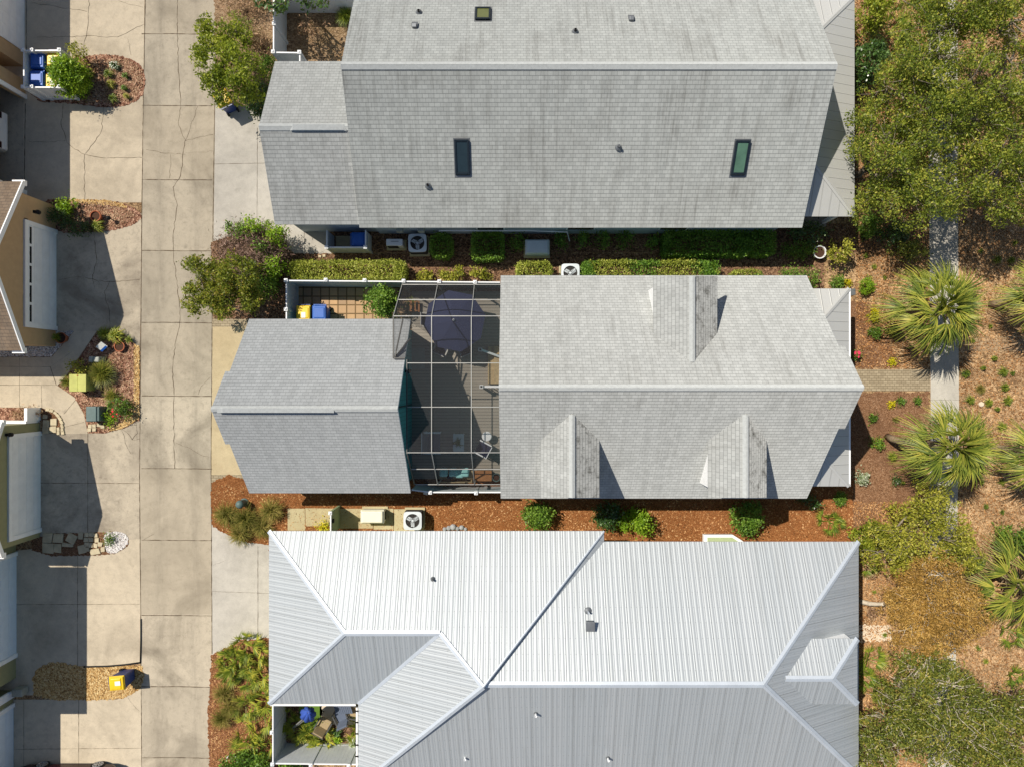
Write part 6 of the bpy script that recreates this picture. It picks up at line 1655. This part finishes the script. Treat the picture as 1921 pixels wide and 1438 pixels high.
# front garden plants right of dormer house
for u, v, z, r, mt, kind, lab in ((1571, 530, .35, .3, 'green', 's', "round green shrub at the top right porch corner"), (1625, 537, .35, .38, 'lime', 's', "spreading light green shrub right of the upper porch corner"), (1640, 591, .25, .24, 'yellow_fl', 's', "small yellow variegated shrub in the front bed"), (1641, 625, .25, .24, 'green', 's', "small green shrub below the yellow variegated one"),
        (1590, 532, .1, .12, 'yellow_fl', 's', "tiny yellow flower beside the round porch shrub"), (1617, 895, .25, .3, 'white_fl', 's', "white variegated plant at the lower porch corner"), (1575, 935, .2, .3, 'green', 's', "low green plant in the lower porch corner"), (1672, 758, .1, .1, 'yellow_fl', 's', "tiny yellow plant just below the brick path"),
        (1690, 752, .12, .13, 'green', 's', "tiny green plant in the middle below the brick path"), (1720, 752, .12, .12, 'green', 's', "tiny green plant below the brick path near the sidewalk"), (1636, 784, .12, .13, 'green', 's', "tiny green plant below the brick path near the house"), (1672, 678, .1, .1, 'yellow_fl', 's', "tiny yellow plant just above the brick path"), (1672, 620, .25, .3, 'olive_leaf', 's', "olive twiggy plant left of the large palm")):
    shrub("bedding_plant", lab, u, v, z, r, mt, .07, 1.3, "plant", None, None, 18, .07)
flowers("pink flowering plant against the porch of dormer house", "flowering_plant", "plant", 1606, 665, .35, .17, 0, 40, 'green', 'pink', .09)
flowers("yellow flowering bush midway down the front bed", "flowering_plant", "plant", 1646, 829, .25, .28, 0, 26, 'green', 'yellow_fl', .06)
flowers("small bluish flowering plant low in the front bed", "flowering_plant", "plant", 1681, 902, .2, .17, 0, 10, 'dark_green', 'white_fl', .05)
rosette("ornamental_grass", "bright yellow green tuft below the yellow flowering bush", 1675, 856, .25, .32, 90, 'palmetto', .03, .4, "ornamental grass")
tuft("ornamental_grass", "thin olive tuft in the front bed left of lower palm", 1681, 787, .2, .25, .35, 90, 'grass', .015)
TG = "green tufts on the leaf mulch right of the sidewalk"
for u, v, r, lab in ((1883, 697, .34, "uppermost large green tuft right of the sidewalk"), (1886, 726, .3, "second large green tuft right of the sidewalk"), (1891, 750, .36, "lowest large green tuft right of the sidewalk"), (1821, 750, .32, "green tuft left of the white rock"), (1855, 755, .28, "green tuft right of the white rock"), (1866, 672, .18, "small tuft under the right edge palm"), (1845, 690, .14, "tiny tuft right of the big palm shadow"),
        (1812, 700, .3, "shaded tuft at the sidewalk edge below big palm"), (1880, 800, .34, "loose tuft between the lower palm and right edge"), (1871, 487, .3, "green tuft above the tan path at right"), (1898, 488, .24, "olive tuft next to the green one above tan path"), (1872, 767, .14, "tiny tuft below the white rock")):
    rosette("bedding_plant", lab, u, v, .2, r, 80, 'grass_green', .035, .35, "plant", TG)
tuft("ornamental_grass", "round olive grass tuft above the white rock", 1843, 730, .3, .32, .4, 260, 'grass', .014)
# palms
def palm_px(label, u, v, z, rad, lean=(0, 0), **k):
    p = P(u, v, z); return palm(label, (p.x + lean[0], p.y + lean[1], 0), (p.x, p.y, z), rad, **k)
palm_px("largest cabbage palm standing over the sidewalk right of the dormer house", 1766, 578, 3.3, 2.2, nf=32)
palm_px("cabbage palm over the sidewalk, next below the largest", 1790, 838, 4.2, 2.1, (-.5, .1), nf=30)
palm_px("cabbage palm cut by the right edge beside the tan path", 1972, 556, 3.2, 1.9, (-.4, 0), nf=26)
palm_px("cabbage palm cut by the right edge below the green tufts", 1972, 858, 3.5, 1.8, (-.4, .1), nf=26)
palm_px("broad fan palm behind the rust coloured tree at lower right", 1916, 1098, 2.4, 2.4, nf=24)
palmetto("small palmetto at the top right corner of the metal roof", 1626, 1055, .5, .6, 6, None, 'grass_green')
palmetto("dark palmetto under the oaks beside the shingle house porch", 1690, 38, 1.2, 1.1, 12, None, 'grass_green')
for u, v, r, lab in ((1640, 1242, .6, "upper bright green coontie by the metal roof edge"), (1627, 1270, .6, "middle bright green coontie by the metal roof edge"), (1655, 1300, .5, "lower dark coontie by the metal roof edge")):
    palmetto(lab, u, v, .5, r, 10, "coonties along the metal roof edge", 'grass_green', "plant", None, "coontie_plant")
palmetto("bright palmetto at the right edge beside the rust coloured tree", 1908, 1188, .5, .6, 9, None, 'grass_green')
palmetto("small palmetto near the bottom right edge", 1908, 1272, .5, .55, 7, None, 'grass_green')
for u, v, lab in ((1630, 1076, "small red leaved plant upper beside the metal roof"), (1635, 1147, "small red leaved plant lower beside the metal roof")):
    shrub("bedding_plant", lab, u, v, .2, .22, 'flower_red' if False else 'brown_leaf', .08, .9, "plant", "red leaved plants beside the metal roof")
# oaks at the upper right: each one a tree
tree("oak_tree", "oak with a leaning trunk crossing the porch roof edge at right", "tree", P(1606, 328, 0),
     [(V3(1700, 300, 4.6), (1.8, 1.7, 1.35)), (V3(1660, 250, 4.4), (1.3, 1.4, 1.22)), (V3(1720, 370, 4.2), (1.9, 1.3, 1.22)), (V3(1670, 350, 3.8), (1.1, 1.1, 0.94)), (V3(1625, 220, 3.9), (.7, .7, 0.68)), (V3(1622, 270, 3.6), (.45, .6, .4))],
     .098, 'oak', 'bark', .17, 30, 190, .26, .35, 1.0, 1.2, .014, "oaks over the sidewalk at upper right", 2.0, .22, br_=.42, cover=2.4)
tree("oak_tree", "broad oak in the middle of the upper right woods", "tree", P(1775, 190, 0),
     [(V3(1760, 150, 5.4), (2.0, 1.8, 1.49)), (V3(1830, 190, 5.2), (1.8, 1.7, 1.35)), (V3(1700, 170, 4.8), (1.4, 1.3, 1.22)), (V3(1790, 240, 5.0), (1.9, 1.4, 1.35)), (V3(1730, 120, 5.0), (1.2, 1.0, 1.08))],
     .098, 'oak', 'bark', .18, 30, 190, .26, .35, 1.0, 1.2, .014, "oaks over the sidewalk at upper right", 2.0, .22, br_=.42, cover=2.4)
tree("oak_tree", "oak at the right edge of the upper woods", "tree", P(1880, 280, 0),
     [(V3(1880, 290, 4.8), (1.7, 1.8, 1.35)), (V3(1850, 350, 4.4), (1.6, 1.3, 1.22)), (V3(1920, 340, 4.4), (1.3, 1.3, 1.22)), (V3(1910, 220, 4.8), (1.3, 1.2, 1.22)), (V3(1780, 350, 4.2), (1.2, 1.0, 0.94)), (V3(1890, 400, 3.8), (1.0, .7, 0.81))],
     .098, 'oak', 'bark', .17, 30, 180, .26, .35, 1.0, 1.2, .014, "oaks over the sidewalk at upper right", 2.0, .22, br_=.42, cover=2.3)
tree("oak_tree", "oak cut by the top edge of the photo", "tree", P(1740, 40, 0),
     [(V3(1760, 50, 5.2), (1.7, 1.2, 1.22)), (V3(1800, 10, 5.2), (1.8, 1.3, 1.22)), (V3(1730, 5, 4.6), (1.3, 1.0, 1.08)), (V3(1850, 40, 4.8), (1.1, .9, 0.94))],
     .098, 'oak', 'bark', .16, 30, 180, .26, .35, 1.0, 1.2, .014, "oaks over the sidewalk at upper right", 2.0, .22, br_=.42, cover=2.3)
tree("oak_tree", "oak in the top right corner of the photo", "tree", P(1890, 60, 0),
     [(V3(1910, 30, 5.0), (1.5, 1.4, 1.22)), (V3(1905, 110, 4.6), (1.0, .9, 1.08)), (V3(1870, -5, 4.8), (1.2, .9, 1.08)), (V3(1918, 170, 4.4), (.7, .8, 0.81))],
     .098, 'oak', 'bark', .16, 30, 180, .26, .35, 1.0, 1.2, .014, "oaks over the sidewalk at upper right", 2.0, .22, br_=.42, cover=2.3)
shrub("shrub", "dark glossy shrub beside the shingle house porch", 1626, 122, 1.4, (.8, .95), 'dark_green', .12, 1.7)
shrub("shrub", "green shrub at the top of the porch roof edge", 1628, 25, 1.6, (.8, .8), 'ash', .11, 1.4)
shrub("shrub", "small dark shrub at the lower right corner of the shingle house porch", 1628, 425, .7, (.5, .6), 'green', .1, 1.2)
shrub("shrub", "shaded low shrub between porch corner and sidewalk", 1675, 440, .5, (.8, .5), 'dark_green', .1, .8)
shrub("shrub", "low olive shrub at the edge of the tree shadow beside the sidewalk", 1705, 470, .7, (.8, .4), 'olive_leaf', .1, .9)
# lower right scrub
tree("scrub_tree", "yellow green scrub tree by the corner of the metal roof", "tree", P(1620, 1033, 0),
     [(V3(1740, 1010, 2.6), (2.0, 1.1, .7)), (V3(1670, 1030, 2.4), (1.2, .9, .6)), (V3(1760, 960, 2.4), (1.2, .9, .6)), (V3(1800, 1040, 2.2), (1.1, .7, .5)), (V3(1750, 925, 2.3), (.7, .6, .5))],
     .1, 'yellowgreen', 'bark', .1, 40, 85, .2, .3, .8, 1.2, .01, None, 1.9, .3, br_=.3, cover=2.9)
shrub("shrub", "green bush at the corner of the metal roof", 1632, 1000, 1.0, (.85, .65), 'ash', .1, 1.3)
shrub("shrub", "small green bush above the scrub tree", 1683, 962, .7, (.4, .5), 'yellowgreen', .09, 1.0)
shrub("shrub", "green shrub at the right edge below the lower palm", 1900, 1010, .9, (1.0, .6), 'green', .1, 1.2)
tree("rust_tree", "rust brown tree full of catkins with a forked grey trunk", "tree", P(1612, 1126, 0),
     [(V3(1750, 1130, 3.0), (1.9, 1.5, .7)), (V3(1720, 1170, 2.9), (1.4, 1.1, .6)), (V3(1800, 1150, 2.8), (1.3, 1.2, .6)), (V3(1750, 1080, 2.9), (1.4, .9, .6)), (V3(1700, 1120, 2.7), (.9, .9, .5)), (V3(1740, 1210, 2.5), (1.5, .6, .5))],
     .11, 'rust', 'twig', .12, 44, 90, .22, .38, .4, 1.1, .008, None, 3.5, .2, br_=.3, cover=3.9)
tree("scrub_oak", "sprawling scrub oak with pale gnarled branches at bottom right", "tree", P(1680, 1270, 0),
     [(V3(1750, 1310, 3.0), (2.0, 1.5, .9)), (V3(1680, 1370, 2.8), (1.6, 1.3, .8)), (V3(1830, 1330, 2.8), (1.5, 1.3, .8)), (V3(1780, 1400, 2.8), (1.9, 1.1, .8)), (V3(1740, 1250, 2.7), (1.3, .8, .6)), (V3(1640, 1420, 2.6), (.9, .7, .6))],
     .105, 'olive_leaf', 'twig', .15, 36, 75, .22, .3, .85, 1.3, .012, None, 2.2, .25, 'twig', 5, br_=.32, cover=4.6)
tree("scrub_oak", "scrub oak cut by the bottom right corner", "tree", P(1890, 1400, 0),
     [(V3(1890, 1390, 2.6), (1.3, 1.3, .8)), (V3(1910, 1330, 2.4), (.9, .9, .6)), (V3(1860, 1430, 2.6), (1.3, .8, .6))],
     .105, 'olive_leaf', 'twig', .12, 34, 75, .22, .3, .8, 1.3, .012, None, 2.2, .25, 'twig', 5, br_=.32, cover=4.6)
# saw palmettos by the lane
PM = "saw palmettos in the straw bed at the bottom"
spots = [(455, 1212, "single upright palmetto fan at the top of the straw bed"), (472, 1232, "palmetto beside the dry frond near the metal roof"), (432, 1240, "palmetto at the upper left of the straw bed"), (448, 1250, "palmetto in the middle of the big clump"), (418, 1248, "palmetto at the left tip of the big clump"), (428, 1270, "palmetto at the lower left of the big clump"), (476, 1265, "yellow palmetto near the metal eave"),
         (458, 1280, "palmetto at the bottom of the big clump"), (495, 1275, "palmetto tucked under the metal eave"), (470, 1325, "yellow palmetto left of the courtyard fence corner"), (497, 1315, "palmetto beside the courtyard fence corner"), (455, 1330, "low yellow palmetto in open straw"), (492, 1355, "palmetto halfway down the courtyard fence"), (466, 1378, "small palmetto below the grass tufts"), (462, 1402, "lowest palmetto fan in the straw bed"), (497, 1395, "yellow palmetto at the lower courtyard fence")]
for u, v, lab in spots:
    palmetto(lab, u, v, .5, nr.uniform(.55, .75), int(nr.integers(6, 10)), PM)
for u, v, lab in ((418, 1303, "upper dark grass tuft left of the palmettos"), (415, 1348, "lower dark grass tuft left of the palmettos"), (432, 1325, "pale grass tuft between the dark ones")):
    tuft("ornamental_grass", lab, u, v, .35, .68, .75, 260, 'grass', .026, "ornamental grass", "grass tufts left of the palmettos")
for u, v, r, lab in ((450, 1428, .75, "leafy green shrub at the bottom edge beside the hoop"), (490, 1432, .7, "leafy green shrub at the bottom of the courtyard fence"), (545, 1442, .5, "low shrub under the bottom courtyard fence")):
    shrub("shrub", lab, u, v, .6, (r, .45), 'green', .11, 1.3, "shrub", "shrubs along the bottom edge")
# courtyard plants
CP = "yellow palmettos in the fenced courtyard"
for u, v, r, lab in ((590, 1380, .65, "spiky yellow palmetto in the middle of the courtyard"), (572, 1395, .6, "spiky palmetto at the lower left of the courtyard"), (605, 1400, .6, "spiky yellow palmetto over the bottom courtyard fence"), (555, 1378, .5, "small palmetto left in the courtyard"), (665, 1378, .5, "palmetto at the right side of the courtyard"), (535, 1360, .5, "dark palmetto against the left courtyard fence")):
    palmetto(lab, u, v, .6, r, 8, CP)
rosette("broadleaf_plant", "bright broad leaved plant right of the courtyard palmettos", 632, 1388, .4, .36, 26, 'lime', .14, .4)
rosette("broadleaf_plant", "dark broad leaved plant above the bright one in the courtyard", 630, 1376, .4, .36, 26, 'dark_green', .12, .4)
rosette("broadleaf_plant", "white variegated plant in the right corner of the courtyard", 662, 1396, .4, .36, 40, 'white_fl', .1, .5)
rosette("table_plant", "dark spiky plant on the white coffee table", 0, 0, 0, .3, 24, 'dark_green', .09, .25, "plant", None, TABLE_PLANT)
tuft("corner_plants", "grassy pots plants beside the wooden plant stand", 0, 0, 0, .4, .6, 120, 'grass_green', .025, "plant", None, tuple(P(772, 570, .3))[:2] + (.3,))
# ---- leaf litter and chips scattered over the beds: nobody could count it
def litter(name, polys, n, size, mat, z=.03):
    out = []
    for pix, share in polys:
        pts = np.array(G(pix)); lo, hi = pts.min(0), pts.max(0)
        q = nr.uniform(lo, hi, (int(n * share * 1.6), 2))
        ins = np.zeros(len(q), bool); j = len(pts) - 1
        for i in range(len(pts)):
            xi, yi = pts[i]; xj, yj = pts[j]
            cnd = ((yi > q[:, 1]) != (yj > q[:, 1])) & (q[:, 0] < (xj - xi) * (q[:, 1] - yi) / (yj - yi + 1e-12) + xi)
            ins ^= cnd; j = i
        out.append(q[ins])
    q = np.concatenate(out)
    C = np.column_stack([q, nr.uniform(z * .6, z * 1.6, len(q))])
    V, F = leaf_arrays(C, size, 1.9, .72)
    return tag(mesh_np(name, V, F, M[mat]), kind='stuff')
litter("leaf_litter", [([(1605, -40), (1740, -40), (1742, 690), (1605, 690)], .3), ([(1799, -40), (1960, -40), (1960, 1500), (1799, 1500)], .42), ([(1600, 940), (1742, 940), (1740, 1500), (1600, 1500)], .28)], 42000, .075, 'litter')
litter("bark_chips", [([(160, 112), (238, 110), (268, 132), (268, 165), (250, 192), (160, 194)], .35), ([(110, 378), (210, 380), (258, 402), (230, 426), (110, 432)], .25), ([(186, 630), (218, 620), (256, 652), (256, 780), (200, 806), (168, 806), (150, 745), (130, 705)], .4)], 6500, .07, 'brown_leaf')
litter("pine_straw", [([(400, 908), (1600, 908), (1600, 1010), (505, 1020), (440, 1005), (400, 985)], .75), ([(398, 1230), (450, 1204), (506, 1198), (508, 1438), (396, 1438)], .25)], 16000, .085, 'litter', .02)
# more low green plants in the leaf mulch under the trees
LG = "low green seedlings scattered on the leaf mulch at right"
for u, v, r in ((1825, 640, .2), (1858, 612, .18), (1900, 700, .2), (1835, 870, .2), (1880, 905, .25), (1850, 950, .2), (1640, 500, .2), (1660, 520, .16), (1720, 940, .2), (1695, 905, .16), (1880, 960, .2), (1842, 905, .16), (1660, 1190, .18), (1650, 1215, .16), (1640, 1110, .16), (1835, 1215, .22), (1850, 1240, .2), (1905, 455, .2), (1840, 470, .2), (1625, 480, .2)):
    rosette("bedding_plant", "low green seedling among fallen leaves on the mulch at right", u, v, .12, r, 40, 'grass_green', .03, .2, "plant", LG)
